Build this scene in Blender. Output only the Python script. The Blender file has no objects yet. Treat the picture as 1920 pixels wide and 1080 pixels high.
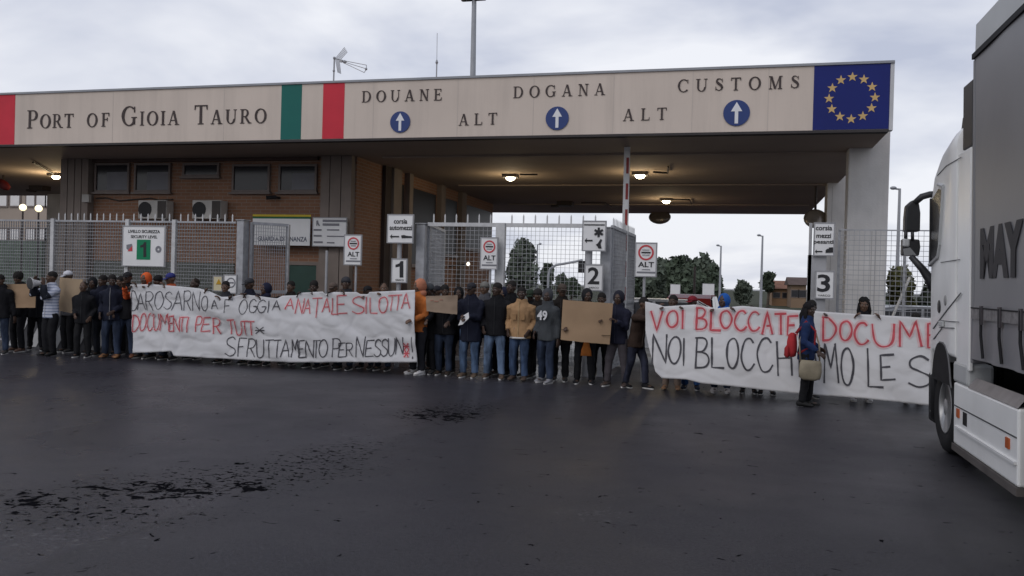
import bpy, math, random
from mathutils import Vector, Matrix, noise
R = math.radians
rnd = random.Random(7)
sc = bpy.context.scene
col = sc.collection

# ------------------------------------------------------------------ camera
CAM_H = 1.75
YAW, PITCH, ROLL, FPX = R(14.63), R(-0.3686), R(1.56), 1600.0
fw = Vector((-math.sin(YAW)*math.cos(PITCH), math.cos(YAW)*math.cos(PITCH), math.sin(PITCH)))
rt = fw.cross(Vector((0, 0, 1))).normalized()
up = rt.cross(fw)
rt, up = math.cos(ROLL)*rt+math.sin(ROLL)*up, -math.sin(ROLL)*rt+math.cos(ROLL)*up
cd = bpy.data.cameras.new('camera'); cam = bpy.data.objects.new('camera', cd); col.objects.link(cam)
cam.matrix_world = Matrix(((rt.x, up.x, -fw.x, 0), (rt.y, up.y, -fw.y, 0), (rt.z, up.z, -fw.z, CAM_H), (0, 0, 0, 1)))
cd.sensor_width = 36.0; cd.lens = 36.0*FPX/1920.0; cd.clip_start = 0.1; cd.clip_end = 6000
sc.camera = cam

# ------------------------------------------------------------------ sky and sun (overcast)
SUN_EL, SUN_AZ = R(42), R(205)          # azimuth measured from +Y clockwise: behind the viewer, slightly left
w = bpy.data.worlds.new('World'); sc.world = w; w.use_nodes = True
nt = w.node_tree; nt.nodes.clear()
def wn(t, **k):
    n = nt.nodes.new(t)
    for a, b in k.items(): setattr(n, a, b)
    return n
sky = wn('ShaderNodeTexSky', sky_type='NISHITA', sun_disc=False, sun_elevation=SUN_EL, sun_rotation=SUN_AZ)
sky.dust_density = 3.0; sky.air_density = 1.0
tc = wn('ShaderNodeTexCoord'); sep = wn('ShaderNodeSeparateXYZ'); nt.links.new(tc.outputs['Generated'], sep.inputs[0])
za = wn('ShaderNodeMath', operation='ADD'); za.inputs[1].default_value = 0.28; nt.links.new(sep.outputs['Z'], za.inputs[0])
dx = wn('ShaderNodeMath', operation='DIVIDE'); nt.links.new(sep.outputs['X'], dx.inputs[0]); nt.links.new(za.outputs[0], dx.inputs[1])
dy = wn('ShaderNodeMath', operation='DIVIDE'); nt.links.new(sep.outputs['Y'], dy.inputs[0]); nt.links.new(za.outputs[0], dy.inputs[1])
cmb = wn('ShaderNodeCombineXYZ'); nt.links.new(dx.outputs[0], cmb.inputs[0]); nt.links.new(dy.outputs[0], cmb.inputs[1])
cmb.inputs[2].default_value = 3.7
nz = wn('ShaderNodeTexNoise'); nz.inputs['Scale'].default_value = 1.7; nz.inputs['Detail'].default_value = 5.0
nz.inputs['Roughness'].default_value = 0.5; nz.inputs['Distortion'].default_value = 0.25
nt.links.new(cmb.outputs[0], nz.inputs['Vector'])
el = wn('ShaderNodeMath', operation='MULTIPLY_ADD'); el.inputs[1].default_value = -.45; el.inputs[2].default_value = .10; nt.links.new(sep.outputs['Z'], el.inputs[0])
sm = wn('ShaderNodeMath', operation='ADD'); nt.links.new(nz.outputs['Fac'], sm.inputs[0]); nt.links.new(el.outputs[0], sm.inputs[1])
cr = wn('ShaderNodeValToRGB'); nt.links.new(sm.outputs[0], cr.inputs[0])
cr.color_ramp.elements[0].position = 0.36; cr.color_ramp.elements[0].color = (5.4, 5.8, 7.1, 1)
cr.color_ramp.elements[1].position = 0.60; cr.color_ramp.elements[1].color = (9.3, 9.45, 10.0, 1)
mx = wn('ShaderNodeMix', data_type='RGBA'); mx.inputs['Factor'].default_value = 0.92
nt.links.new(sky.outputs[0], mx.inputs['A']); nt.links.new(cr.outputs[0], mx.inputs['B'])
bg = wn('ShaderNodeBackground'); bg.inputs['Strength'].default_value = 0.10
nt.links.new(mx.outputs['Result'], bg.inputs['Color'])
wo = wn('ShaderNodeOutputWorld'); nt.links.new(bg.outputs[0], wo.inputs[0])
sl = bpy.data.lights.new('sun', 'SUN'); sl.energy = 0.75; sl.angle = R(40); sl.color = (1.0, 0.96, 0.92)
so = bpy.data.objects.new('sun', sl); col.objects.link(so)
so.rotation_euler = (R(90)-SUN_EL, 0, -SUN_AZ+math.pi)
sd = Vector((math.sin(SUN_AZ)*math.cos(SUN_EL), math.cos(SUN_AZ)*math.cos(SUN_EL), math.sin(SUN_EL)))
so.rotation_euler = sd.to_track_quat('Z', 'Y').to_euler()
sc.view_settings.view_transform = 'Standard'; sc.view_settings.look = 'None'
sc.view_settings.exposure = 0.0; sc.view_settings.gamma = 1.0
try:
    sc.cycles.max_bounces = 6; sc.cycles.use_denoising = True; sc.cycles.transparent_max_bounces = 12
except Exception: pass

# ------------------------------------------------------------------ measuring helpers: a ray through a point of the photograph, met with a real plane
EYE = Vector((0, 0, CAM_H))
def ray(x, y): return (rt*((x-960)/FPX) - up*((y-540)/FPX) + fw)
def G(x, y, z=0.0): d = ray(x, y); return EYE + d*((z-CAM_H)/d.z)
def P(x, y, Y): d = ray(x, y); return EYE + d*(Y/d.y)
def PX(x, y, X): d = ray(x, y); return EYE + d*(X/d.x)

# ------------------------------------------------------------------ materials
MATS = {}
def mat(name, c, rough=0.7, spec=0.3, var=0.15, scale=3.0, bump=0.0, bscale=40.0, metal=0.0, emit=None, es=0.0, detail=4.0):
    if name in MATS: return MATS[name]
    m = bpy.data.materials.new(name); m.use_nodes = True; MATS[name] = m
    n = m.node_tree; b = n.nodes['Principled BSDF']
    b.inputs['Roughness'].default_value = rough; b.inputs['Metallic'].default_value = metal
    b.inputs['Specular IOR Level'].default_value = spec
    b.inputs['Base Color'].default_value = (*c, 1)
    if var or bump:
        t = n.nodes.new('ShaderNodeTexCoord')
    if var:
        z = n.nodes.new('ShaderNodeTexNoise'); z.inputs['Scale'].default_value = scale; z.inputs['Detail'].default_value = detail
        n.links.new(t.outputs['Object'], z.inputs['Vector'])
        r = n.nodes.new('ShaderNodeValToRGB'); n.links.new(z.outputs['Fac'], r.inputs[0])
        r.color_ramp.elements[0].position = 0.3; r.color_ramp.elements[1].position = 0.7
        r.color_ramp.elements[0].color = (*[x*(1-var) for x in c], 1); r.color_ramp.elements[1].color = (*[min(1, x*(1+var)) for x in c], 1)
        n.links.new(r.outputs[0], b.inputs['Base Color'])
    if bump:
        z2 = n.nodes.new('ShaderNodeTexNoise'); z2.inputs['Scale'].default_value = bscale; z2.inputs['Detail'].default_value = 3
        n.links.new(t.outputs['Object'], z2.inputs['Vector'])
        bp = n.nodes.new('ShaderNodeBump'); bp.inputs['Strength'].default_value = bump; bp.inputs['Distance'].default_value = 0.02
        n.links.new(z2.outputs['Fac'], bp.inputs['Height']); n.links.new(bp.outputs[0], b.inputs['Normal'])
    if emit:
        b.inputs['Emission Color'].default_value = (*emit, 1); b.inputs['Emission Strength'].default_value = es
    return m

# ------------------------------------------------------------------ object helpers
def tag(o, label=None, cat=None, group=None, kind=None):
    if label: o['label'] = label
    if cat: o['category'] = cat
    if group: o['group'] = group
    if kind: o['kind'] = kind
    return o
def empty(name, loc, label, cat, group=None, rz=0.0):
    o = bpy.data.objects.new(name, None); col.objects.link(o); o.empty_display_size = 0.1
    o.location = loc; o.rotation_euler = (0, 0, rz)
    return tag(o, label, cat, group)
def origin(o):
    v = Vector((0, 0, 0))
    while o is not None: v += Vector(o.location); o = o.parent
    return v
class MB:
    def __init__(s): s.v = []; s.f = []
    def add(s, vs, fs):
        n = len(s.v); s.v += [Vector(v) for v in vs]; s.f += [tuple(i+n for i in f) for f in fs]; return s
    def box(s, a, b):
        x0, y0, z0 = a; x1, y1, z1 = b
        x0, x1 = min(x0, x1), max(x0, x1); y0, y1 = min(y0, y1), max(y0, y1); z0, z1 = min(z0, z1), max(z0, z1)
        return s.add([(x0,y0,z0),(x1,y0,z0),(x1,y1,z0),(x0,y1,z0),(x0,y0,z1),(x1,y0,z1),(x1,y1,z1),(x0,y1,z1)],
                     [(0,3,2,1),(4,5,6,7),(0,1,5,4),(1,2,6,5),(2,3,7,6),(3,0,4,7)])
    def prism(s, pts, off):
        """closed polygon pts (3-D) pushed along off"""
        n = len(pts); off = Vector(off); p = [Vector(q) for q in pts]
        return s.add(p+[q+off for q in p], [tuple(range(n-1, -1, -1)), tuple(range(n, 2*n))]+[(i, (i+1) % n, n+(i+1) % n, n+i) for i in range(n)])
    def tube(s, path, rad, n=8, cap=True):
        path = [Vector(p) for p in path]; k = len(path)
        rads = rad if isinstance(rad, (list, tuple)) else [rad]*k
        base = len(s.v); u = None
        for i, p in enumerate(path):
            t = (path[min(i+1, k-1)]-path[max(i-1, 0)]).normalized()
            if u is None:
                u = t.orthogonal().normalized()
            else:
                u = (u - t*u.dot(t)).normalized()
            vv = t.cross(u)
            for j in range(n):
                a = 2*math.pi*j/n; s.v.append(p+(u*math.cos(a)+vv*math.sin(a))*rads[i])
        for i in range(k-1):
            for j in range(n):
                s.f.append((base+i*n+j, base+i*n+(j+1) % n, base+(i+1)*n+(j+1) % n, base+(i+1)*n+j))
        if cap:
            s.f.append(tuple(base+j for j in range(n-1, -1, -1))); s.f.append(tuple(base+(k-1)*n+j for j in range(n)))
        return s
    def rings(s, rings, closed_caps=True):
        n = len(rings[0]); base = len(s.v)
        for r in rings: s.v += [Vector(q) for q in r]
        for i in range(len(rings)-1):
            for j in range(n):
                s.f.append((base+i*n+j, base+i*n+(j+1) % n, base+(i+1)*n+(j+1) % n, base+(i+1)*n+j))
        if closed_caps:
            s.f.append(tuple(base+j for j in range(n-1, -1, -1))); s.f.append(tuple(base+(len(rings)-1)*n+j for j in range(n)))
        return s
    def ball(s, c, r, nu=12, nv=8, rot=None):
        c = Vector(c); r = r if isinstance(r, (tuple, list)) else (r, r, r); rg = []
        base = len(s.v)
        for i in range(nv+1):
            th = math.pi*i/nv
            if i in (0, nv):
                q = Vector((0, 0, r[2]*math.cos(th))); s.v.append(c+(rot @ q if rot else q)); continue
            for j in range(nu):
                a = 2*math.pi*j/nu
                q = Vector((r[0]*math.sin(th)*math.cos(a), r[1]*math.sin(th)*math.sin(a), r[2]*math.cos(th)))
                s.v.append(c+(rot @ q if rot else q))
        last = len(s.v)-1
        for j in range(nu): s.f.append((base, base+1+j, base+1+(j+1) % nu))
        for i in range(nv-2):
            for j in range(nu):
                a = base+1+i*nu
                s.f.append((a+j, a+nu+j, a+nu+(j+1) % nu, a+(j+1) % nu))
        a = base+1+(nv-2)*nu
        for j in range(nu): s.f.append((a+j, last, a+(j+1) % nu))
        return s
    def mesh(s, name, org=Vector((0, 0, 0)), smooth=False):
        me = bpy.data.meshes.new(name); me.from_pydata([tuple(v-org) for v in s.v], [], s.f)
        if smooth: me.polygons.foreach_set('use_smooth', [True]*len(me.polygons))
        me.update(); return me
    def build(s, name, m, parent=None, smooth=False, local=False, loc=None):
        if parent is None:
            org = Vector(loc) if loc is not None else Vector((0, 0, 0))
        else: org = Vector((0, 0, 0)) if local else origin(parent)
        me = s.mesh(name, org, smooth); me.materials.append(m)
        o = bpy.data.objects.new(name, me); col.objects.link(o)
        if parent is not None: o.parent = parent
        elif loc is not None: o.location = loc
        return o
def bevel(o, wd=0.01, seg=2):
    md = o.modifiers.new('bevel', 'BEVEL'); md.width = wd; md.segments = seg; md.limit_method = 'ANGLE'; return o

def text_mesh(body, size, bold=0.0, spacing=1.0, align='CENTER'):
    cu = bpy.data.curves.new('lettering', 'FONT'); cu.body = body; cu.size = size; cu.align_x = align; cu.align_y = 'CENTER'
    cu.extrude = 0.002; cu.offset = bold; cu.space_character = spacing; cu.resolution_u = 3
    o = bpy.data.objects.new('lettering', cu); col.objects.link(o)
    dg = bpy.context.evaluated_depsgraph_get(); me = bpy.data.meshes.new_from_object(o.evaluated_get(dg))
    bpy.data.objects.remove(o); bpy.data.curves.remove(cu)
    return me
def sign_text(body, c, size, m, parent, name='lettering', bold=0.0, sx=1.0, spacing=1.0, axis='-Y', width=None, height=None):
    """letters lying upright at world point c, read from the -Y side (or from the -X side)"""
    me = text_mesh(body, size, bold, spacing)
    xs = [v.co.x for v in me.vertices]; ys = [v.co.y for v in me.vertices]
    cx, cy = (min(xs)+max(xs))/2, (min(ys)+max(ys))/2
    kx = width/(max(xs)-min(xs)) if width else sx; ky = height/(max(ys)-min(ys)) if height else 1.0
    c = Vector(c)-origin(parent)
    for v in me.vertices:
        x, y, z = (v.co.x-cx)*kx, (v.co.y-cy)*ky, v.co.z
        v.co = (c.x+x, c.y-z, c.z+y) if axis == '-Y' else (c.x-z, c.y-x, c.z+y)
    me.materials.clear(); me.materials.append(m); me.update()
    o = bpy.data.objects.new(name, me); col.objects.link(o); o.parent = parent
    return o
def disc_y(mb, c, r, th, n=28, r_in=0.0):
    """disc (or ring) facing -Y, its front th before c"""
    c = Vector(c)
    pt = lambda rr, a, y: Vector((c.x+rr*math.cos(a), y, c.z+rr*math.sin(a)))
    A = [2*math.pi*i/n for i in range(n)]
    if r_in <= 0:
        mb.prism([pt(r, a, c.y-th) for a in A], (0, th, 0))
    else:
        for i in range(n):
            a, b = A[i], A[(i+1) % n]
            mb.prism([pt(r_in, a, c.y-th), pt(r, a, c.y-th), pt(r, b, c.y-th), pt(r_in, b, c.y-th)], (0, th, 0))
    return mb
# ------------------------------------------------------------------ shared materials
M_galv = mat('galvanised steel', (.34, .345, .36), .5, .5, .18, 8, metal=.35)
M_galv_d = mat('weathered steel mesh', (.33, .335, .35), .6, .4, .15, 6)
M_black = mat('black rubber', (.014, .014, .015), .7, .3, .2, 12)
M_blackp = mat('black plastic', (.02, .02, .022), .45, .4, .15, 10)
M_white = mat('white sheet metal', (.78, .78, .77), .5, .4, .05, 4)
M_ink = mat('black print', (.025, .025, .028), .6, .3, 0)
M_inkg = mat('grey print', (.2, .2, .22), .6, .3, 0)
M_redp = mat('red print', (.55, .06, .07), .5, .3, 0)
M_conc = mat('cast concrete', (.62, .60, .575), .85, .2, .14, 1.2, bump=.25, bscale=25)
M_dark = mat('dark opening', (.01, .01, .011), .5, .3, 0)
M_glassd = mat('dark window glass', (.018, .018, .022), .12, .35, 0)
M_alu = mat('aluminium window frame', (.17, .135, .12), .5, .4, .08, 5)

# ------------------------------------------------------------------ ground
def ground_material():
    m = bpy.data.materials.new('wet asphalt'); m.use_nodes = True; n = m.node_tree; b = n.nodes['Principled BSDF']; L = n.links.new
    t = n.nodes.new('ShaderNodeTexCoord'); ob = t.outputs['Object']
    def noise(scale, detail=4, rough=.55, src=ob, dist=0.0):
        z = n.nodes.new('ShaderNodeTexNoise'); z.inputs['Scale'].default_value = scale; z.inputs['Detail'].default_value = detail
        z.inputs['Roughness'].default_value = rough; z.inputs['Distortion'].default_value = dist; L(src, z.inputs['Vector']); return z.outputs['Fac']
    def ramp(src, p0, p1, c0=(0, 0, 0, 1), c1=(1, 1, 1, 1)):
        r = n.nodes.new('ShaderNodeValToRGB'); L(src, r.inputs[0]); e = r.color_ramp.elements
        e[0].position = p0; e[1].position = p1; e[0].color = c0; e[1].color = c1; return r.outputs[0]
    def math_(op, a, bb, clamp=False):
        q = n.nodes.new('ShaderNodeMath'); q.operation = op; q.use_clamp = clamp
        for i, s in enumerate((a, bb)):
            if isinstance(s, (int, float)): q.inputs[i].default_value = s
            else: L(s, q.inputs[i])
        return q.outputs[0]
    def mix(f, a, c):
        x = n.nodes.new('ShaderNodeMix'); x.data_type = 'RGBA'; L(f, x.inputs['Factor'])
        for s, k in ((a, 'A'), (c, 'B')):
            if isinstance(s, tuple): x.inputs[k].default_value = (*s, 1)
            else: L(s, x.inputs[k])
        return x.outputs['Result']
    sp = n.nodes.new('ShaderNodeSeparateXYZ'); L(ob, sp.inputs[0])
    # two lays of asphalt meet along a seam that runs from the near left to the far middle
    a, c = G(250, 1000), G(960, 745)
    dv = (c-a).normalized(); nv = Vector((-dv.y, dv.x, 0))
    side = math_('ADD', math_('MULTIPLY', sp.outputs['X'], nv.x), math_('MULTIPLY', sp.outputs['Y'], nv.y))
    side = math_('SUBTRACT', side, nv.dot(a))
    wob = math_('MULTIPLY', math_('SUBTRACT', noise(.9, 3), .5), .7)
    sidew = math_('ADD', side, wob)
    lay = ramp(math_('MULTIPLY', math_('ADD', sidew, .12), 4.0), 0, 1)
    big = noise(.35, 5)
    fine = noise(60, 3, .7)
    ca = mix(big, (.0225, .021, .0265), (.031, .0295, .036))
    cb = mix(big, (.037, .035, .044), (.049, .046, .057))
    c0 = mix(lay, ca, cb)
    grit = noise(38, 5, .75)
    c1 = mix(ramp(grit, .40, .62), (.018, .0175, .020), (.072, .069, .076))
    fm = n.nodes.new('ShaderNodeMix'); fm.data_type = 'RGBA'; fm.inputs['Factor'].default_value = .50; L(c0, fm.inputs['A']); L(c1, fm.inputs['B'])
    c2 = fm.outputs['Result']
    # scattered black tar spots in a few clusters beside the seam, finer ones between them
    def blob(px, py, rx, ry, ang):
        q = G(px, py); ca_, sa_ = math.cos(ang), math.sin(ang)
        ux = math_('SUBTRACT', sp.outputs['X'], q.x); uy = math_('SUBTRACT', sp.outputs['Y'], q.y)
        e1 = math_('MULTIPLY', math_('ADD', math_('MULTIPLY', ux, ca_), math_('MULTIPLY', uy, sa_)), 1/rx)
        e2 = math_('MULTIPLY', math_('SUBTRACT', math_('MULTIPLY', uy, ca_), math_('MULTIPLY', ux, sa_)), 1/ry)
        return math_('SUBTRACT', 1.0, math_('ADD', math_('MULTIPLY', e1, e1), math_('MULTIPLY', e2, e2)), True)
    sa = math.atan2(dv.y, dv.x)
    m1 = math_('MAXIMUM', math_('MAXIMUM', blob(300, 917, .95, .42, .1), blob(830, 778, .8, .75, sa)), math_('MAXIMUM', blob(470, 912, .35, .30, .3), blob(60, 935, .5, .3, 0)))
    m2 = math_('MAXIMUM', math_('MAXIMUM', blob(420, 900, 2.3, .95, sa*.6), blob(850, 772, 1.7, 1.0, sa)), math_('MAXIMUM', blob(120, 960, 1.6, .7, .3), blob(600, 860, 1.6, .7, sa)))
    mp = n.nodes.new('ShaderNodeMapping'); L(ob, mp.inputs[0]); mp.inputs['Scale'].default_value = (1.0, 1.15, 1)
    big_s = math_('ADD', noise(6.5, 3, .62, mp.outputs[0], .7), math_('MULTIPLY', m1, .19))
    sml_s = math_('ADD', noise(15, 3, .6, mp.outputs[0], .6), math_('MULTIPLY', m2, .17))
    tar = math_('MAXIMUM', ramp(big_s, .655, .705), ramp(sml_s, .695, .755))
    # seam line between the lays, and a second dark line at the right
    ln1 = math_('SUBTRACT', 1.0, math_('MULTIPLY', math_('ABSOLUTE', math_('ADD', side, math_('MULTIPLY', wob, .25)), 0), 14.0), True)
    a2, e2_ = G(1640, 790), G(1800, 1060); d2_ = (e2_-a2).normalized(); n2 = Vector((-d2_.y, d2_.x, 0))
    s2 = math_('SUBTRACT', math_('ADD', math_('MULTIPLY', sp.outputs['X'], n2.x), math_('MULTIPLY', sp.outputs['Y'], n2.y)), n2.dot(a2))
    ln2 = math_('SUBTRACT', 1.0, math_('MULTIPLY', math_('ABSOLUTE', math_('ADD', s2, math_('MULTIPLY', wob, .3)), 0), 9.0), True)
    seam = math_('MULTIPLY', math_('MAXIMUM', ln1, ln2), ramp(noise(1.3, 4), .35, .6))
    c2b = mix(math_('MULTIPLY', seam, .6), c2, (.016, .016, .018))
    lorry_shade = ramp(math_('ADD', math_('MULTIPLY', s2, 1.6), math_('MULTIPLY', wob, .6)), 0, 1)  # the lorry's shade on the ground, put into the asphalt colour
    c2b = mix(math_('MULTIPLY', lorry_shade, .55), c2b, (.019, .0185, .021))
    patchy = ramp(noise(.9, 5, .65, ob, .5), .42, .62)
    c2b = mix(math_('MULTIPLY', patchy, .22), c2b, (.022, .022, .025))
    damp = ramp(math_('ADD', math_('MULTIPLY', m2, .55), math_('MULTIPLY', noise(1.8, 4), .6)), .42, .80)
    c2b = mix(math_('MULTIPLY', damp, .35), c2b, (.020, .0195, .023))
    c3 = mix(math_('MULTIPLY', tar, .93), c2b, (.006, .006, .007))
    # pale wet glints, painted into the colour, around the clusters and a few specks elsewhere
    m3 = math_('MAXIMUM', math_('MAXIMUM', blob(100, 1010, 1.1, .5, .2), blob(680, 828, 1.1, .9, sa)), blob(1110, 965, .5, .35, .2))
    gl = math_('ADD', noise(17, 4, .7, mp.outputs[0], .5), math_('MULTIPLY', m3, .15))
    wet_glint = ramp(gl, .68, .76)
    lit = n.nodes.new('ShaderNodeTexVoronoi'); lit.inputs['Scale'].default_value = .9; L(ob, lit.inputs['Vector'])
    speck = math_('SUBTRACT', 1.0, math_('MULTIPLY', lit.outputs['Distance'], 45.0), True)
    c4 = mix(math_('MULTIPLY', wet_glint, .40), c3, (.14, .14, .145))
    c4 = mix(math_('MULTIPLY', speck, .6), c4, (.30, .28, .25))
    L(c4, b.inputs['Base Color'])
    wet = noise(.28, 4, .6)
    L(ramp(math_('ADD', wet, math_('MULTIPLY', lay, -.10)), .28, .62, (.22, .22, .22, 1), (.52, .52, .52, 1)), b.inputs['Roughness'])
    L(math_('MULTIPLY', math_('SUBTRACT', 1.0, tar), .21), b.inputs['Specular IOR Level'])
    bp = n.nodes.new('ShaderNodeBump'); bp.inputs['Strength'].default_value = .45; bp.inputs['Distance'].default_value = .012
    L(noise(90, 4, .7), bp.inputs['Height']); L(bp.outputs[0], b.inputs['Normal'])
    return m
g = MB(); xs = [-3000, -200, -60, -20, 0, 20, 60, 200, 3000]; ys = [-200, -30, 0, 8, 16, 30, 80, 300, 4000]
g.add([(x, y, 0) for y in ys for x in xs], [(j*9+i, j*9+i+1, (j+1)*9+i+1, (j+1)*9+i) for j in range(8) for i in range(8)])
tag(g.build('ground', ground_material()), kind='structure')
verge = MB(); verge.add([(-90, 62, .02), (140, 62, .02), (400, 900, .02), (-400, 900, .02)], [(0, 1, 2, 3)])
tag(verge.build('grass_verge', mat('rough grass', (.05, .055, .035), .9, .1, .35, .8)), kind='structure')

# ------------------------------------------------------------------ serif letters for the fascia
def band(cx, cy, rxo, ryo, rxi, ryi, a0, a1, n=14):
    out = []
    for i in range(n):
        q = []
        for a, o in ((i, 1), (i+1, 1), (i+1, 0), (i, 0)):
            t = R(a0+(a1-a0)*a/n); q.append((cx+(rxo if o else rxi)*math.cos(t), cy+(ryo if o else ryi)*math.sin(t)))
        out.append(q)
    return out
def rect(x0, y0, x1, y1): return [(x0, y0), (x1, y0), (x1, y1), (x0, y1)]
def stem(x, wd=.15, sf=.09, y0=0, y1=1, top=True, bot=True):
    o = [rect(x, y0, x+wd, y1)]
    if bot: o.append(rect(x-sf, y0, x+wd+sf, y0+.05))
    if top: o.append(rect(x-sf, y1-.05, x+wd+sf, y1))
    return o
def diag(x0, y0, x1, y1, wd): return [(x0-wd/2, y0), (x0+wd/2, y0), (x1+wd/2, y1), (x1-wd/2, y1)]
def serif(ch):
    if ch == 'I': return stem(.1), .36
    if ch == 'P': return stem(.1)+[rect(.24, .95, .4, 1), rect(.24, .44, .4, .49)]+band(.4, .72, .3, .28, .15, .23, -90, 90), .76
    if ch == 'R': return stem(.1)+[rect(.24, .95, .4, 1), rect(.24, .46, .4, .51)]+band(.4, .73, .27, .27, .12, .22, -90, 90)+[diag(.74, 0, .42, .48, .16), rect(.64, 0, .9, .05)], .88
    if ch == 'D': return stem(.1)+[rect(.24, .95, .42, 1), rect(.24, 0, .42, .05)]+band(.42, .5, .45, .5, .29, .45, -90, 90), .94
    if ch == 'O': return band(.47, .5, .46, .52, .29, .46, 0, 360, 28), .94
    if ch == 'C': return band(.47, .5, .46, .52, .3, .46, 48, 318, 22)+[rect(.76, .68, .81, .98)], .88
    if ch == 'G': return band(.47, .5, .46, .52, .3, .46, 48, 322, 22)+[rect(.76, .68, .81, .98), rect(.68, .06, .83, .42), rect(.6, .40, .92, .45)], .96
    if ch == 'T': return stem(.32, top=False)+[rect(.02, .94, .78, 1), [(.02, .76), (.06, .76), (.1, .96), (.02, .96)], [(.74, .76), (.78, .76), (.78, .96), (.70, .96)]], .80
    if ch == 'L': return stem(.1)+[rect(.25, 0, .68, .05), [(.64, .04), (.68, .04), (.70, .26), (.67, .26)]], .74
    if ch == 'F': return stem(.1)+[rect(.25, .95, .66, 1), rect(.25, .5, .5, .55), rect(.48, .40, .52, .65), [(.62, .74), (.66, .74), (.66, .96), (.6, .96)]], .72
    if ch == 'E': return stem(.1)+[rect(.25, .95, .66, 1), rect(.25, .5, .5, .55), rect(.48, .40, .52, .65), [(.62, .74), (.66, .74), (.66, .96), (.6, .96)], rect(.25, 0, .68, .05), [(.62, .04), (.68, .04), (.72, .26), (.69, .26)]], .76
    if ch == 'A': return [diag(.12, 0, .43, 1, .06), diag(.74, 0, .45, 1, .17), rect(.24, .3, .6, .35), rect(0, 0, .26, .05), rect(.58, 0, .92, .05)], .92
    if ch == 'N': return [rect(.14, 0, .2, 1), diag(.74, 0, .2, 1, .17), rect(.72, 0, .78, 1), rect(.03, 0, .31, .05), rect(.03, .95, .22, 1), rect(.6, .95, .89, 1)], .92
    if ch == 'M': return [rect(.12, 0, .18, 1), diag(.5, .02, .2, 1, .16), diag(.5, .02, .82, 1, .06), rect(.78, 0, .93, 1), rect(.02, 0, .28, .05), rect(.02, .95, .2, 1), rect(.7, 0, 1.02, .05), rect(.84, .95, 1.02, 1)], 1.06
    if ch == 'U': return stem(.08, bot=False, y0=.32)+band(.42, .34, .34, .36, .2, .30, 180, 360, 12)+[rect(.71, .32, .77, 1), rect(.62, .95, .87, 1)], .88
    if ch == 'S':
        pts = [(.56, .80, .03), (.46, .93, .05), (.33, .965, .06), (.2, .92, .10), (.15, .78, .15), (.2, .66, .17), (.35, .54, .19), (.5, .42, .18), (.57, .28, .16), (.53, .13, .11), (.4, .05, .06), (.26, .045, .05), (.13, .14, .04), (.09, .26, .03)]
        o = []
        for (x0, y0, w0), (x1, y1, w1) in zip(pts[:-1], pts[1:]):
            d = Vector((x1-x0, y1-y0)).normalized(); q = Vector((-d.y, d.x)); e = d*.012
            o.append([(x0-e.x+q.x*w0/2, y0-e.y+q.y*w0/2), (x0-e.x-q.x*w0/2, y0-e.y-q.y*w0/2), (x1+e.x-q.x*w1/2, y1+e.y-q.y*w1/2), (x1+e.x+q.x*w1/2, y1+e.y+q.y*w1/2)])
        return o+[rect(.56, .68, .6, .96), rect(.06, .06, .1, .34)], .66
    return [], .4
def serif_word(word, px0, py0, px1, py1, caps, Y, parent, gap=.1, small=None):
    """word from (px0,py0) to (px1,py1) along its baseline, on the plane Y; caps = cap height in metres"""
    a, b = P(px0, py0, Y), P(px1, py1, Y); L = (b-a).length
    glyphs = [serif(c) for c in word]; hs = [1.0 if (small is None or i == 0) else small for i in range(len(word))]
    if small is not None and small < 0: hs = [-small]*len(word)
    nat = sum(gw*h for (_, gw), h in zip(glyphs, hs)); fixed = 0
    kx = caps if gap is None else None
    # widths: letters keep their shape, the space left over is shared between them
    scale_x = caps*1.0; space = (L-nat*scale_x)/max(1, len(word)-1)
    if gap is not None and space < gap*caps*.0: scale_x = L/nat; space = 0
    mb = MB(); x = 0.0; k = 0; u = (b-a).normalized()
    for (polys, gw), h in zip(glyphs, hs):
        for p in polys:
            k += 1
            f = [a+u*(x+q[0]*scale_x*h)+Vector((0, -.012-.0006*(k % 12), q[1]*caps*h)) for q in p]
            mb.prism(f, (0, .011+.0006*(k % 12), 0))
        x += gw*scale_x*h+space
    return mb.build('lettering', M_letter, parent)
M_letter = mat('brown black lettering', (.055, .04, .038), .6, .3, .1, 3)

# ------------------------------------------------------------------ the canopy over the gate
YF = 16.6; ZS = 4.70
xr = P(1674, 243, YF).x; zt = P(1640, 119.5, YF).z
canopy = empty('customs_gate_canopy', (-10, 20, 0), 'long beige concrete canopy with brown bilingual customs lettering over the port gate lanes', 'canopy')
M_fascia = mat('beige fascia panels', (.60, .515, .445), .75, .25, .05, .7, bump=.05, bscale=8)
def streaked(m, amt, c):
    """faint rain streaks running down a panel"""
    n = m.node_tree; b = n.nodes['Principled BSDF']; src = b.inputs['Base Color'].links[0].from_socket
    t = n.nodes.new('ShaderNodeTexCoord'); mp = n.nodes.new('ShaderNodeMapping'); mp.inputs['Scale'].default_value = (3.2, 1, .22); n.links.new(t.outputs['Object'], mp.inputs[0])
    z = n.nodes.new('ShaderNodeTexNoise'); z.inputs['Scale'].default_value = 1.0; z.inputs['Detail'].default_value = 7; z.inputs['Roughness'].default_value = .65; n.links.new(mp.outputs[0], z.inputs['Vector'])
    r = n.nodes.new('ShaderNodeValToRGB'); n.links.new(z.outputs['Fac'], r.inputs[0]); e = r.color_ramp.elements; e[0].position = .46; e[1].position = .74; e[0].color = (0, 0, 0, 1); e[1].color = (amt, amt, amt, 1)
    x = n.nodes.new('ShaderNodeMix'); x.data_type = 'RGBA'; n.links.new(r.outputs[0], x.inputs['Factor']); n.links.new(src, x.inputs['A']); x.inputs['B'].default_value = (*c, 1); n.links.new(x.outputs['Result'], b.inputs['Base Color'])
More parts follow.
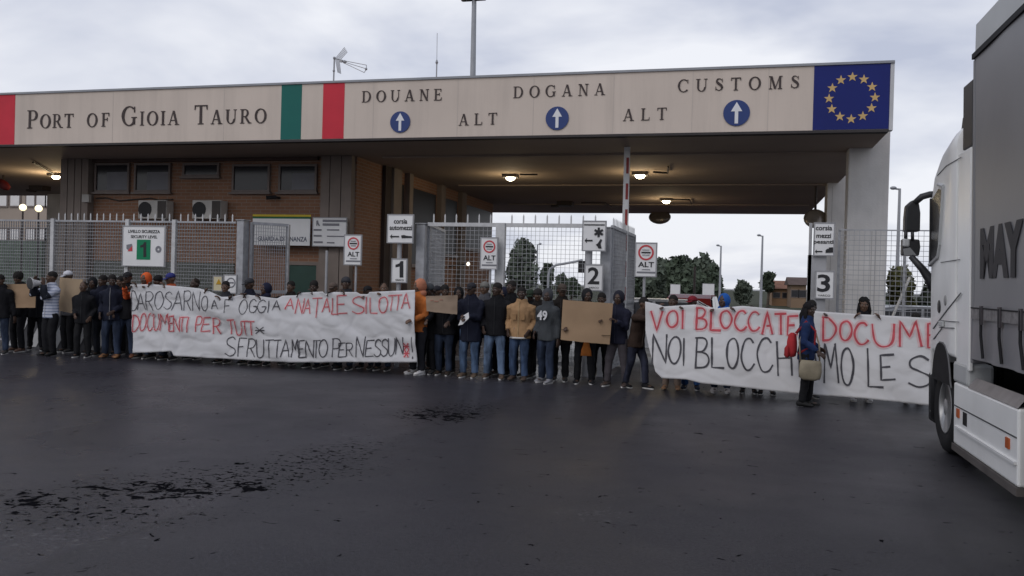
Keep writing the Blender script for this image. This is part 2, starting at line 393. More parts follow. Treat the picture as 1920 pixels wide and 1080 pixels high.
streaked(M_fascia, .30, (.36, .31, .27)); streaked(M_conc, .35, (.42, .40, .38))
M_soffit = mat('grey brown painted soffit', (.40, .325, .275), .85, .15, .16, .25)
XL = -42.0
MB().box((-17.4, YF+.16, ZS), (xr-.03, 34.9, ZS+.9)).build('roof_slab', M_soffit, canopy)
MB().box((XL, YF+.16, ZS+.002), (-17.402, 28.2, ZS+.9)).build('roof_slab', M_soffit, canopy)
mb = MB(); mb.box((XL, YF, ZS), (xr-.07, YF+.157, zt))
fas = mb.build('fascia', M_fascia, canopy)
MB().box((XL, YF-.03, zt), (xr, YF+.3, zt+.045)).build('roof_edge_flashing', mat('grey flashing', (.27, .28, .30), .5, .4, .1, 2), canopy)
MB().box((xr-.066, YF-.004, ZS-.02), (xr, YF+.157, zt-.002)).build('end_trim', mat('pale grey trim', (.5, .5, .51), .5, .3, .08, 3), canopy)
MB().box((XL, YF-.012, ZS-.05), (xr-.07, YF+.18, ZS-.003)).build('drip_edge', mat('dark drip edge', (.05, .045, .045), .7, .2, .1, 3), canopy)
jn = MB()
for px in (212, 420, 700, 858, 1000, 1150, 1298, 1440):
    x = P(px, 200, YF).x; jn.box((x-.006, YF-.003, ZS+.01), (x+.006, YF+.002, zt-.01))
jn.build('panel_joint', mat('fascia joint', (.515, .455, .405), .8, .2, 0), canopy)
def stripe(px0, px1, m, nm):
    x0, x1 = P(px0, 220, YF).x, P(px1, 220, YF).x
    MB().box((x0, YF-.006, ZS+.004), (x1, YF+.05, zt-.004)).build(nm, m, canopy)
M_red = mat('flag red panel', (.54, .026, .046), .5, .25, .06, 2); M_green = mat('flag green panel', (.0, .115, .095), .5, .3, .06, 2)
M_flagw = mat('flag white panel', (.58, .525, .475), .6, .3, .05, 2)
stripe(-10, 28, M_red, 'red_stripe'); stripe(527, 565, M_green, 'green_stripe'); stripe(605, 645, M_red, 'red_stripe')
stripe(-90, -52, M_green, 'green_stripe')
mpp = 17.0/FPX
cap = lambda px, py, h: (P(px, py-h, YF)-P(px, py, YF)).length
serif_word('PORT', 51, 241, 138, 239, cap(60, 240, 34), YF, canopy, small=.75)
serif_word('OF', 163, 238.5, 206, 237, cap(180, 238, 25.5), YF, canopy)
serif_word('GIOIA', 228, 236, 336, 234, cap(230, 236, 36), YF, canopy, small=.72)
serif_word('TAURO', 364, 233.5, 500, 230.5, cap(370, 233, 36), YF, canopy, small=.73)
serif_word('DOUANE', 678.6, 192, 829, 188, cap(700, 191, 21), YF, canopy)
serif_word('ALT', 860, 235.5, 932, 233, cap(880, 235, 21.5), YF, canopy)
serif_word('DOGANA', 962.5, 184, 1134.5, 178, cap(1000, 183, 21.5), YF, canopy)
serif_word('ALT', 1168, 227, 1250, 224.3, cap(1200, 226, 22.5), YF, canopy)
serif_word('CUSTOMS', 1270.5, 173, 1498.5, 165.5, cap(1300, 173, 23.5), YF, canopy)
M_blue = mat('road sign blue', (.012, .036, .16), .4, .4, .05, 3); M_arrow = mat('road sign white', (.72, .72, .74), .5, .3, .04, 3)
for px, py, r in ((750.8, 229, 20), (1045, 222, 22), (1381, 212, 24.3)):
    c = P(px, py, YF); rr = r/FPX*(c-EYE).dot(fw)
    d = disc_y(MB(), (c.x, YF-.002, c.z), rr, .02).build('arrow_sign', M_blue, canopy)
    k = rr/1.0; ar = [(-.13, -.82), (.13, -.82), (.13, .12), (.42, .12), (0, .84), (-.42, .12), (-.13, .12)]
    MB().prism([(c.x+x*k, YF-.027, c.z+z*k) for x, z in ar], (0, .006, 0)).build('arrow', M_arrow, d)
# European flag panel with its twelve stars
x0, x1 = P(1525, 190, YF).x, xr-.07
eu = MB().box((x0, YF-.008, ZS+.004), (x1-.002, YF+.06, zt-.004)).build('flag_panel', mat('flag blue panel', (.005, .013, .135), .5, .25, .08, 1.5), canopy)
c = P(1597, 184, YF); rr = 39.5/FPX*(c-EYE).dot(fw); sr = 9.6/FPX*(c-EYE).dot(fw); M_star = mat('dull yellow star', (.56, .38, .16), .6, .3, .06, 4)
for k in range(12):
    a = R(30*k); sx, sz = c.x+rr*math.sin(a)*1.02, c.z+rr*math.cos(a)
    pts = []
    for j in range(10):
        q = sr*(1 if j % 2 == 0 else .40); b_ = R(36*j); pts.append((sx+q*math.sin(b_), YF-.014, sz+q*math.cos(b_)))
    MB().prism(pts[::-1], (0, .006, 0)).build('star', M_star, eu)
# right hand row of columns, standing past the end of the slab
xo = P(1665, 400, 18.74).x
for i, (y, xi) in enumerate(((18.72, P(1591.5, 300, 18.72).x), (24.7, P(1551, 360, 24.7).x), (30.7, 2.9))):
    q = MB().box((xi, y, 0), (xo, y+.45, 5.5)).build('column', M_conc, canopy); bevel(q, .02)
    gr = MB()
    for gx in ((.22,) if i else (.62, .72)):
        gr.box((xi+gx*(xo-xi)-.008, y-.003, .05), (xi+gx*(xo-xi)+.008, y+.01, 3.0 if not i else 4.6))
    gr.build('shutter_mark', mat('darker concrete line', (.42, .40, .38), .9, .1, 0), q)
pc = P(98, 450, 27.5); pil = MB().box((P(86, 450, 27.5).x, 27.5, 0), (P(112, 450, 27.5).x, 28.1, ZS)).build('column', M_conc, canopy); bevel(pil, .02)
for y in (19.1, 24.9, 30.9):          # shallow ribs under the slab on the column lines
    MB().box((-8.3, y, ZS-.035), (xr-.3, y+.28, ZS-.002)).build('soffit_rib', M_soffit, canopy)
M_pipe = mat('dark conduit', (.05, .04, .036), .6, .3, .1, 5)
for pts in ([(1090, 377), (1135, 377), (1146, 384)], [(1225, 318), (1252, 320), (1253, 308)], [(1250, 370), (1293, 371), (1297, 379)], [(975, 323), (1008, 323)], [(640, 322), (700, 318)], [(62, 300), (100, 322)]):
    q = [G(x, y, ZS)+Vector((0, 0, -.06)) for x, y in pts]
    MB().tube(q, .025, 6).build('conduit', M_pipe, canopy)
for px, py in ((1060, 378), (75, 349)):
    q = G(px, py, ZS)
    MB().box((q.x-.28, q.y-.2, ZS-.16), (q.x+.28, q.y+.2, ZS-.002)).box((q.x-.5, q.y-.1, ZS-.2), (q.x-.24, q.y+.1, ZS-.12)).build('camera_bracket', M_pipe, canopy)

# ------------------------------------------------------------------ lamps under the canopy
M_lens = mat('lit lamp lens', (1, .93, .75), .4, .3, 0, emit=(1.0, .86, .58), es=40.0)
M_hous = mat('lamp housing', (.12, .11, .1), .5, .4, .1, 4)
for i, (px, py, lab) in enumerate(((105, 335, 'lit ceiling floodlight over the far left lane beside the brick building'), (957, 338, 'lit ceiling floodlight nearest the brick building over the middle lane'),
        (1200, 334, 'lit ceiling floodlight beside the raised barrier arm'), (1249, 381, 'smaller lit ceiling floodlight farther back above the hanging round mirror'))):
    q = G(px, py, ZS-.16)
    e = empty('ceiling_lamp', (q.x, q.y, ZS), lab, 'lamp', 'floodlights under the canopy')
    MB().box((q.x-.2, q.y-.16, ZS-.09), (q.x+.2, q.y+.16, ZS-.001)).build('housing', M_hous, e)
    l = MB().ball((q.x, q.y, ZS-.10), (.125, .095, .075), 14, 8).build('lens', M_lens, e, True)
    ld = bpy.data.lights.new('lamp_light', 'POINT'); ld.energy = 60 if i == 0 else 22; ld.color = (1, .78, .46); ld.shadow_soft_size = .2
    lo = bpy.data.objects.new('lamp_light', ld); col.objects.link(lo); lo.parent = e; lo.location = (0, 0, -.55)
M_dome = mat('grimy mirror dome', (.22, .19, .16), .25, .6, .2, 4, metal=.3)
for px, py, lab in ((1237, 407, 'hanging round convex mirror on the far canopy edge above open lane two'), (1529, 410, 'round convex mirror catching a highlight beside the concrete column')):
    q = P(px, py, 34.3 if px < 1400 else 25.0); s = 1 if px < 1400 else .72
    e = empty('convex_mirror', (q.x, q.y, q.z-.4), lab, 'mirror', 'convex mirrors under the canopy')
    MB().ball(q, (.44*s, .16*s, .30*s if px < 1400 else .40*s), 20, 10, Matrix.Rotation(R(-22), 3, 'X')).build('mirror_dome', M_dome, e, True)
    MB().tube([q+Vector((0, .1, .1)), (q.x, q.y+.15, ZS)], .035, 8).build('bracket', M_pipe, e)
q = P(6, 346, 22.0)
e = empty('warning_disc', (q.x, q.y, q.z-.3), 'dark red disc tilted under the soffit at the far left lane', 'disc')
MB().ball(q, (.30, .07, .15), 18, 8, Matrix.Rotation(R(25), 3, 'Y')).build('disc', mat('dark red enamel', (.16, .02, .02), .5, .3, .1, 4), e, True)
MB().tube([q, (q.x, q.y, ZS)], .03, 6).build('bracket', M_pipe, e)

# ------------------------------------------------------------------ brick gatehouse under the canopy
YW = 19.05; XC = -8.93
XW0 = P(122, 400, YW).x
house = empty('brick_gatehouse', ((XW0+XC)/2, 25, 0), 'orange brown brick gatehouse with dark windows standing under the canopy', 'building')
def brick_mat():
    m = mat('orange brown brick', (.40, .215, .125), .85, .2, 0); n = m.node_tree; b = n.nodes['Principled BSDF']
    t = n.nodes.new('ShaderNodeTexCoord'); s = n.nodes.new('ShaderNodeSeparateXYZ'); c = n.nodes.new('ShaderNodeCombineXYZ'); ad = n.nodes.new('ShaderNodeMath')
    n.links.new(t.outputs['Object'], s.inputs[0]); n.links.new(s.outputs['X'], ad.inputs[0]); n.links.new(s.outputs['Y'], ad.inputs[1])
    n.links.new(ad.outputs[0], c.inputs[0]); n.links.new(s.outputs['Z'], c.inputs[1])
    k = n.nodes.new('ShaderNodeTexBrick'); n.links.new(c.outputs[0], k.inputs['Vector']); k.inputs['Scale'].default_value = 1.0
    k.inputs['Brick Width'].default_value = .27; k.inputs['Row Height'].default_value = .085; k.inputs['Mortar Size'].default_value = .008
    k.inputs['Color1'].default_value = (.345, .18, .11, 1); k.inputs['Color2'].default_value = (.295, .155, .095, 1); k.inputs['Mortar'].default_value = (.33, .26, .21, 1)
    z = n.nodes.new('ShaderNodeTexNoise'); z.inputs['Scale'].default_value = .8; n.links.new(t.outputs['Object'], z.inputs['Vector'])
    x = n.nodes.new('ShaderNodeMix'); x.data_type = 'RGBA'; x.blend_type = 'MULTIPLY'; x.inputs['Factor'].default_value = .35
    n.links.new(k.outputs['Color'], x.inputs['A']); n.links.new(z.outputs['Fac'], x.inputs['B']); n.links.new(x.outputs['Result'], b.inputs['Base Color'])
    return m
M_brick = brick_mat()
wall = MB().box((XW0, YW, 0), (XC, 31, ZS-.004)).build('wall', M_brick, house)
M_pilb = mat('grey brown cladding', (.23, .19, .165), .8, .2, .12, 2)
pl = MB()
for a, b_ in ((124, 136), (137.5, 149), (150.5, 162), (163.5, 175)): pl.box((P(a, 400, YW).x, YW-.22, 0), (P(b_, 400, YW).x, YW-.002, ZS-.006))
pl.build('pilaster', M_pilb, house)
pl = MB()
for a, b_ in ((600, 616), (617.5, 637), (638.5, 657)): pl.box((P(a, 400, YW-.22).x, YW-.22, 0), (P(b_, 400, YW-.22).x, YW-.002, ZS-.006))
pl.build('pilaster', M_pilb, house)
MB().box((P(176, 300, YW).x, YW-.10, P(300, 304, YW).z), (P(599, 300, YW).x, YW-.002, ZS-.006)).build('lintel_band', mat('dark brown lintel', (.10, .07, .06), .8, .2, .1, 2), house)
def window(x0, x1, z0, z1, y, blind=.62):
    t = .055
    f = MB().box((x0, y-.05, z0), (x1, y+.02, z0+t)).box((x0, y-.05, z1-t), (x1, y+.02, z1)).box((x0, y-.05, z0+t), (x0+t, y+.02, z1-t)).box((x1-t, y-.05, z0+t), (x1, y+.02, z1-t)).build('window', M_alu, house)
    MB().box((x0+t, y-.018, z0+t), (x1-t, y-.006, z1-t)).build('pane', M_glassd, f)
    if blind:
        xb = x0+t+(x1-x0-2*t)*.33
        MB().box((xb, y-.024, z0+t+.01), (x1-t-.01, y-.0185, z0+t+(z1-z0)*blind)).build('blind', mat('grey roller blind', (.20, .20, .215), .7, .3, .1, 3), f)
    MB().box((x0-.05, y-.1, z0-.05), (x1+.05, y-.003, z0-.002)).build('sill', M_alu, f)
for a, b_, t_, bo, bl in ((180, 246, 306, 361, .62), (254, 323, 306, 361, .62), (345, 414, 306, 332, 0), (437, 509, 308, 361, 0), (524, 597, 308, 361, .6)):
    q0, q1 = P(a, bo, YW), P(b_, t_, YW); window(q0.x, q1.x, q0.z, q1.z, YW-.03, bl)
# dado of green panels along the lower wall, green door, wall boxes and cables
zg = P(350, 492, YW).z
MB().box((P(176, 500, YW).x, YW-.03, 0), (P(440, 500, YW).x, YW-.002, zg)).build('dado_panel', mat('grey green dado', (.105, .115, .10), .6, .3, .15, 1.5), house)
d0, d1 = P(543, 540, YW), P(595, 498, YW)
dr = MB().box((d0.x, YW-.035, 0), (d1.x, YW-.002, d1.z)).build('door', mat('dark green door', (.03, .07, .055), .45, .4, .1, 3), house)
MB().box((d0.x-.09, YW-.06, 0), (d0.x-.003, YW-.002, d1.z+.08)).box((d1.x+.003, YW-.06, 0), (d1.x+.09, YW-.002, d1.z+.08)).box((d0.x-.003, YW-.06, d1.z+.002), (d1.x+.003, YW-.002, d1.z+.08)).build('frame', M_pilb, dr)
q0, q1 = P(170, 381, YW), P(183, 367, YW); MB().box((q0.x, YW-.32, q0.z), (q1.x, YW-.225, q1.z)).build('junction_box', mat('dirty white box', (.42, .40, .37), .6, .3, .1, 4), house)
cb = [P(x, y, YW)+Vector((0, -.04, 0)) for x, y in ((183, 372), (200, 371), (225, 377), (255, 374), (285, 372), (300, 376), (326, 374))]
MB().tube(cb, .016, 6).build('cable', M_pipe, house)
q = P(515, 373, YW); MB().tube([(q.x-.06, YW-.3, q.z), (q.x+.14, YW-.16, q.z+.03)], .05, 8).box((q.x+.10, YW-.16, q.z), (q.x+.16, YW-.002, q.z+.05)).build('wall_camera', M_blackp, house)
# side wall facing the lanes: pilasters, dark openings, pale kiosk lower down
def sideX(px): return PX(px, 400, XC).y
for a, b_ in ((727, 742), (757, 764), (818, 826), (858, 866)): MB().box((XC+.002, sideX(a), 0), (XC+.16, sideX(b_), ZS-.006)).build('pilaster', M_pilb, house)
M_voidg = mat('dim side glass', (.02, .018, .018), .4, .15, 0)
for a, b_, zb in ((743, 756, 2.9), (766, 816, 2.2), (828, 856, 2.6), (868, 921, 2.9)): 
    f = MB().box((XC+.002, sideX(a)+.1, zb), (XC+.05, sideX(b_)-.1, 4.35)).build('window', M_voidg, house)
    MB().box((XC+.002, sideX(a)+.05, zb-.1), (XC+.12, sideX(b_)-.05, zb-.003)).build('sill', M_alu, f)
MB().box((XC+.002, sideX(715), 0), (XC+.10, sideX(726), ZS-.006)).build('drainpipe_cover', mat('dark brown cover', (.05, .035, .03), .7, .2, .1, 3), house)
# inside the lane: low booth with a bright lamp
bq = P(878, 495, 26.0)
e = empty('wall_lamp', (bq.x, bq.y, bq.z), 'small lit white lamp on the gatehouse side behind the closed gate', 'lamp')
MB().ball(bq, (.055, .055, .065), 12, 8).build('globe', mat('lit white globe', (1, .95, .85), .4, .3, 0, emit=(1, .93, .78), es=2.5), e, True)
MB().tube([bq, (XC+.0, bq.y, bq.z-.1)], .02, 6).build('bracket', M_pipe, e)

# air conditioners on the wall
M_ac = mat('off white casing', (.50, .475, .44), .6, .3, .1, 3)
for i, (a, b_) in enumerate(((276, 329), (376, 430))):
    q0, q1 = P(a, 412, YW), P(b_, 378, YW)
    e = empty('air_conditioner', ((q0.x+q1.x)/2, YW-.2, q0.z), ('air conditioner on the brick wall under the pair of blinded windows', 'air conditioner on the brick wall under the small high window')[i], 'air conditioner', 'air conditioners on the gatehouse wall')
    xm = q0.x+(q1.x-q0.x)*.46
    bevel(MB().box((q0.x, YW-.36, q0.z), (q1.x, YW-.06, q1.z)).build('casing', M_ac, e), .015)
    disc_y(MB(), (q0.x+(q1.x-q0.x)*.25, YW-.362, (q0.z+q1.z)/2), (q1.x-q0.x)*.235, .01, 24).build('fan_grille', M_dark, e)
    MB().box((q0.x+(q1.x-q0.x)*.70, YW-.375, q0.z+.02), (q1.x-.01, YW-.362, q1.z-.02)).build('side_panel', mat('dark grey panel', (.06, .05, .045), .6, .3, .1, 5), e)
    MB().box((q0.x+.05, YW-.34, q0.z-.06), (q0.x+.1, YW-.002, q0.z-.002)).box((q1.x-.1, YW-.34, q0.z-.06), (q1.x-.05, YW-.002, q0.z-.002)).build('bracket', M_galv, e)

# pale office block seen past the far left lane
YO = 44.0
ob0, ob1 = P(-60, 400, YO).x, P(118, 400, YO).x
off = empty('office_block', ((ob0+ob1)/2, YO, 0), 'pale office block with rows of white windows beyond the far left lane', 'building')
MB().box((ob0-12, YO, 0), (ob1+3, YO+8, 9)).build('wall', mat('beige render', (.36, .30, .25), .85, .2, .1, .5), off)
M_wp = mat('white window blind', (.72, .70, .68), .5, .3, .05, 2)
for (t_, bo) in ((363, 386), (430, 449)):
    for a, b_ in ((-22, 14), (21, 38), (51, 66), (70, 86), (88, 104)):
        q0, q1 = P(a, bo, YO), P(b_, t_, YO)
        f = MB().box((q0.x-.1, YO-.06, q0.z-.1), (q1.x+.1, YO-.002, q1.z+.1)).build('window', M_alu, off)
        MB().box((q0.x, YO-.075, q0.z), (q1.x, YO-.062, q1.z)).build('pane', M_wp, f)
q0 = P(0, 480, YO); MB().box((ob0, YO-.3, 0), (P(85, 480, YO).x, YO-.002, P(40, 452, YO).z)).build('hedge_panel', mat('grey green panel', (.10, .13, .10), .8, .2, .3, .7), off)
M_globe = mat('lit globe', (1, .9, .6), .4, .3, 0, emit=(1, .84, .5), es=1.7)
for i, (px, py) in enumerate(((43, 389), (72.5, 391))):
    q = P(px, py, 33)
    e = empty('globe_lamp', (q.x, q.y, 0), ('lit globe lamp on a post, the outer one at the far left lane', 'lit globe lamp on a post beside the pale left column')[i], 'lamp', 'globe lamps beyond the left lane')
    MB().ball(q, .16, 16, 10).build('globe', M_globe, e, True)
    MB().tube([(q.x, q.y, 0), (q.x, q.y, q.z-.17)], .04, 8).build('post', M_pipe, e)
# ------------------------------------------------------------------ fences and gates of welded steel grating
M_galv_l = mat('bright galvanised steel', (.50, .50, .50), .5, .5, .12, 8, metal=.15)
YFN = 16.3; ZT = 2.90
def grating(mb, a, b, z0, z1, sv=.066, sh=.075, dv=.022, wv=.0035, rh=.0045):
    """flat upright bars and thin cross wires between ground points a and b"""
    a, b = Vector((a[0], a[1], 0)), Vector((b[0], b[1], 0)); L = (b-a).length; u = (b-a)/L; nn = Vector((-u.y, u.x, 0))
    n = max(1, int(L/sv))
    for i in range(1, n):
        c = a+u*(L*i/n)
        q = [c+u*wv/2+nn*dv/2, c-u*wv/2+nn*dv/2, c-u*wv/2-nn*dv/2, c+u*wv/2-nn*dv/2]
        mb.prism([(p.x, p.y, z0) for p in q], (0, 0, z1-z0))
    k = int((z1-z0)/sh)
    for i in range(1, k):
        z = z0+(z1-z0)*i/k
        f = nn*(-dv/2-.001)
        mb.prism([tuple(a+f+Vector((0, 0, z-rh))), tuple(a+f+Vector((0, 0, z+rh))), tuple(a+f-nn*.004+Vector((0, 0, z+rh))), tuple(a+f-nn*.004+Vector((0, 0, z-rh)))], u*L)
def obar(mb, a, b, wd, dp):
    """rectangular bar from a to b (horizontal), wd high, dp deep"""
    a, b = Vector(a), Vector(b); u = (b-a).normalized(); nn = Vector((-u.y, u.x, 0)).normalized(); z = Vector((0, 0, 1))
    mb.prism([a-z*wd/2-nn*dp/2, a+z*wd/2-nn*dp/2, a+z*wd/2+nn*dp/2, a-z*wd/2+nn*dp/2], b-a); return mb
def spikes(mb, a, b, z, h=.17, step=.17):
    a, b = Vector((a[0], a[1], z)), Vector((b[0], b[1], z)); L = (b-a).length; u = (b-a)/L; nn = Vector((-u.y, u.x, 0))
    n = int(L/step)
    for i in range(n):
        c = a+u*(L*(i+.5)/n)
        q = [c+u*.014+nn*.006, c-u*.014+nn*.006, c-u*.014-nn*.006, c+u*.014-nn*.006]
        mb.add([*q, *[p+(c-p)*.0+Vector((0, 0, h*.75)) for p in q], c+Vector((0, 0, h))], [(3, 2, 1, 0), (0, 1, 5, 4), (1, 2, 6, 5), (2, 3, 7, 6), (3, 0, 4, 7), (4, 5, 8), (5, 6, 8), (6, 7, 8), (7, 4, 8)])
    return mb
fx = lambda px: P(px, 450, YFN).x
# left fence
fence = empty('security_fence', (fx(220), YFN, 0), 'grey grating fence with spikes on top before the brick gatehouse, left of the first lane', 'fence', 'steel grating fences of the gate')
pxs = [-60, 100, 240, 327.5, 446]
for i in range(4):
    a, b = (fx(pxs[i])+.05, YFN), (fx(pxs[i+1])-.05, YFN)
    mb = MB(); grating(mb, a, b, .12, ZT-.03); obar(mb, (*a, ZT-.02), (*b, ZT-.02), .04, .035); obar(mb, (*a, .1), (*b, .1), .04, .035)
    if i: sp_ = MB(); spikes(sp_, a, b, ZT); sp_.build('spike', M_galv_l, fence)
    mb.build('mesh_panel', M_galv_d, fence)
for px in pxs[1:4]:
    MB().box((fx(px)-.045, YFN-.05, 0), (fx(px)+.045, YFN+.05, ZT+.03)).build('post', M_galv_l, fence)
def gate_pillar(px0, px1, ztop, lab, d=.24):
    a, b = fx(px0), fx(px1)
    e = empty('gate_pillar', ((a+b)/2, YFN, 0), lab, 'pillar', 'steel gate pillars')
    q = MB().box((a, YFN-d/2, 0), (b, YFN+d/2, ztop)).build('shaft', M_galv, e); bevel(q, .012)
    MB().box((a-.02, YFN-d/2-.02, ztop+.001), (b+.02, YFN+d/2+.02, ztop+.02)).build('cap', M_galv_d, e)
    MB().box((a-.06, YFN-d/2-.06, 0), (b+.06, YFN+d/2+.06, .02)).build('base_plate', M_galv_d, e)
gate_pillar(449, 462, ZT+.02, 'steel gate pillar between the left fence and the first open gate leaf')
gate_pillar(784, 800, ZT-.02, 'steel gate pillar just right of the lane one number board')
gate_pillar(1128, 1147, ZT-.06, 'steel gate pillar behind the lane two number board')
# open leaves, swung inward
def leaf(px, pe, ye, ztop, lab, sv=.066, spk=False):
    a = Vector((fx(px), YFN+.12, 0)); b = G(pe, ye, ztop-.0); b = Vector((b.x, b.y, 0))
    e = empty('open_gate_leaf', a, lab, 'gate', 'gate leaves swung open')
    mb = MB(); grating(mb, a, b, .16, ztop-.04, sv, .075, .03, .004); mb.build('mesh_panel', M_galv_d, e)
    fr = MB(); u = (b-a).normalized()
    for z in (.14, 1.4, ztop-.02): obar(fr, (a.x, a.y, z), (b.x, b.y, z), .06, .05)
    for c in (a, b): fr.box((c.x-.03, c.y-.03, .11), (c.x+.03, c.y+.03, ztop))
    if spk: spikes(fr, a, b, ztop+.01, .16, .16)
    fr.build('frame', M_galv, e)
leaf(466, 541, 421, ZT, 'grating gate leaf swung open beside the yellow edged finance sign', .05)
leaf(801, 833, 432, ZT, 'grating gate leaf swung open beside the lane one number board', .05)
leaf(1146, 1190, 441, ZT, 'spike topped grating gate leaf swung open beside lane two', spk=True)
# closed double gate
gate = empty('closed_gate', (fx(940), YFN, 0), 'closed grey grating double gate with light top rail between lanes one and two', 'gate')
zg0 = P(940, 420, YFN).z
for a, b in ((802, 930), (948, 1127)):
    p, q = (fx(a), YFN), (fx(b), YFN)
    mb = MB(); grating(mb, p, q, .22, zg0-.05, .085, .085, .006, .006, .003); mb.build('mesh_panel', M_galv, gate)
    f = MB(); obar(f, (*p, zg0-.02), (*q, zg0-.02), .075, .06); obar(f, (*p, .2), (*q, .2), .08, .06)
    f.build('rail', M_galv_l, gate)
    s = MB(); spikes(s, p, q, zg0+.02, .18, .235); s.build('spike', M_galv_l, gate)
bevel(MB().box((fx(930)+.004, YFN-.06, .05), (fx(948)-.004, YFN+.06, zg0+.02)).build('post', M_galv_l, gate), .008)
# right fence, running on behind the lorry
zr = P(1600, 432, YFN).z
fr_ = empty('security_fence', (3.5, YFN, 0), 'thin grating fence before the concrete column at the right, behind the lorry', 'fence', 'steel grating fences of the gate')
a = (fx(1572), YFN); xe = 7.5
mb = MB(); grating(mb, a, (xe, YFN), .1, zr, .088, .088, .008, .006, .0045); mb.build('mesh_panel', M_galv, fr_)
f = MB(); obar(f, (*a, zr+.008), (xe, YFN, zr+.008), .022, .02); obar(f, (*a, .1), (xe, YFN, .1), .03, .03); f.build('rail', M_galv_d, fr_)
for px in (1574, 1698, 1790): MB().box((fx(px)-.022, YFN+.02, 0), (fx(px)+.022, YFN+.06, zr+(.18 if px != 1574 else 0))).build('post', M_galv, fr_)
q0, q1 = G(1655, 565, 0), P(1706, 520, 17.2)
MB().tube([P(1671, 600, 17.2), q1], .025, 8).build('stay_bar', mat('pale bar', (.6, .58, .54), .5, .3, .05, 4), fr_)

# ------------------------------------------------------------------ signs
M_board = mat('white sign board', (.74, .735, .73), .55, .3, .04, 3); M_edge = mat('grey sign edge', (.30, .30, .31), .5, .4, .08, 4)
M_pole = mat('galvanised pole', (.36, .36, .37), .45, .5, .1, 5, metal=.3)
def board(px0, py0, px1, py1, Y, parent, name='board', edge=True, m=None, th=.03):
    a, b = P(px0, py1, Y), P(px1, py0, Y)
    o = MB().box((a.x, Y-th, a.z), (b.x, Y, b.z)).build(name, m or M_board, parent)
    if edge:
        t = .022; mb = MB(); y0, y1 = Y-th-.006, Y-th+.012
        mb.box((a.x, y0, a.z), (b.x, y1, a.z+t)).box((a.x, y0, b.z-t), (b.x, y1, b.z)).box((a.x, y0, a.z+t), (a.x+t, y1, b.z-t)).box((b.x-t, y0, a.z+t), (b.x, y1, b.z-t))
        mb.build('rim', M_edge, o)
    return o
def txt(body, px, py, h_px, w_px, Y, m, parent, bold=0.0):
    bold = min(bold, .002)
    c = P(px, py, Y); s = (c-EYE).dot(fw)/FPX
    return sign_text(body, c, .1, m, parent, bold=bold, width=w_px*s, height=h_px*s)
def bar_lines(mb, rows, Y):
    for x0, x1, y, h in rows:
        a, b = P(x0, y+h/2, Y), P(x1, y-h/2, Y); mb.box((a.x, Y-.003, a.z), (b.x, Y, b.z))
    return mb
def poly(mb, pts, Y, th=.004):
    mb.prism([P(x, y, Y) for x, y in pts], (0, th, 0)); return mb
def arrow_left(mb, px, py, ln, h, Y):
    return poly(mb, [(px, py), (px+h*.9, py-h), (px+h*.75, py-h*.28), (px+ln, py-h*.28), (px+ln, py+h*.28), (px+h*.75, py+h*.28), (px+h*.9, py+h)], Y)
YS = 15.95
def one(px, py, h, w_, Y, parent):
    f = lambda x, y: (px+x*w_, py-y*h)
    mb = MB(); poly(mb, [f(-.02, -.5), f(.42, -.5), f(.42, .5), f(.10, .5), f(-.05, .36), f(-.5, .28), f(-.5, .12), f(-.02, .17)], Y); return mb.build('lettering', M_ink, parent)
def post(mb, px, y_top, Y, r=.03, dy=.05):
    q = P(px, y_top, Y); return mb.tube([(q.x, Y+dy, 0), (q.x, Y+dy, q.z)], r, 10)
# lane one board: passenger lane
def lane_sign(px, lab, Ytop):
    c = P(px, 500, YS); return empty('lane_sign', (c.x, YS, 0), lab, 'sign', 'lane number signs')
e = lane_sign(750, 'lane sign with number 1 under the passenger car lane board', 403)
post(MB(), 748, 404, YS, .05, .08).build('post', M_pole, e)
b_ = board(726, 402, 777, 456, YS, e); Yb = YS-.034
txt('corsia', 751, 415, 9, 27, Yb, M_ink, b_, .004); txt('automezzi', 751.5, 427, 9, 45, Yb, M_ink, b_, .004)
mb = MB(); arrow_left(mb, 731, 443.5, 17, 4.5, Yb-.006); poly(mb, [(752, 441.5), (757, 440.5), (762, 442), (772, 443), (773, 446), (753, 446.5)], Yb-.006); mb.build('pictogram', M_ink, b_)
n_ = board(734, 485, 765, 530, YS, e, 'number_board'); one(749.5, 505, 31, 16, Yb, n_); txt('VARCO', 749, 525, 3.5, 17, Yb, M_ink, n_)
# lane two board: ambulance
e = lane_sign(1113, 'lane sign with number 2 under the ambulance and first aid board', 415)
post(MB(), 1104, 414, YS, .07, .1).build('post', M_pole, e)
b_ = board(1091, 414, 1138, 471, YS, e)
mb = MB(); arrow_left(mb, 1096, 451, 15, 5, Yb-.006)
for k in range(3):
    c = P(1122.5, 435.5, Yb-.008-.002*k); s = (c-EYE).dot(fw)/FPX; u = Vector((math.sin(R(60*k)), 0, math.cos(R(60*k)))); v = Vector((u.z, 0, -u.x))
    mb.prism([c+u*9*s+v*2.1*s, c-u*9*s+v*2.1*s, c-u*9*s-v*2.1*s, c+u*9*s-v*2.1*s], (0, .002, 0))
poly(mb, [(1117, 459), (1121, 456), (1126, 448), (1129, 450), (1126, 457), (1128, 466), (1122, 466), (1120, 462)], Yb-.006)
bar_lines(mb, [(1095, 1134, 421.5, 1.6)], Yb-.004); mb.build('pictogram', M_ink, b_)
n_ = board(1095, 496, 1132, 545, YS, e, 'number_board'); txt('2', 1113, 517, 32, 22, Yb, M_ink, n_, .012); txt('VARCO', 1113, 539.5, 3.6, 19, Yb, M_ink, n_)
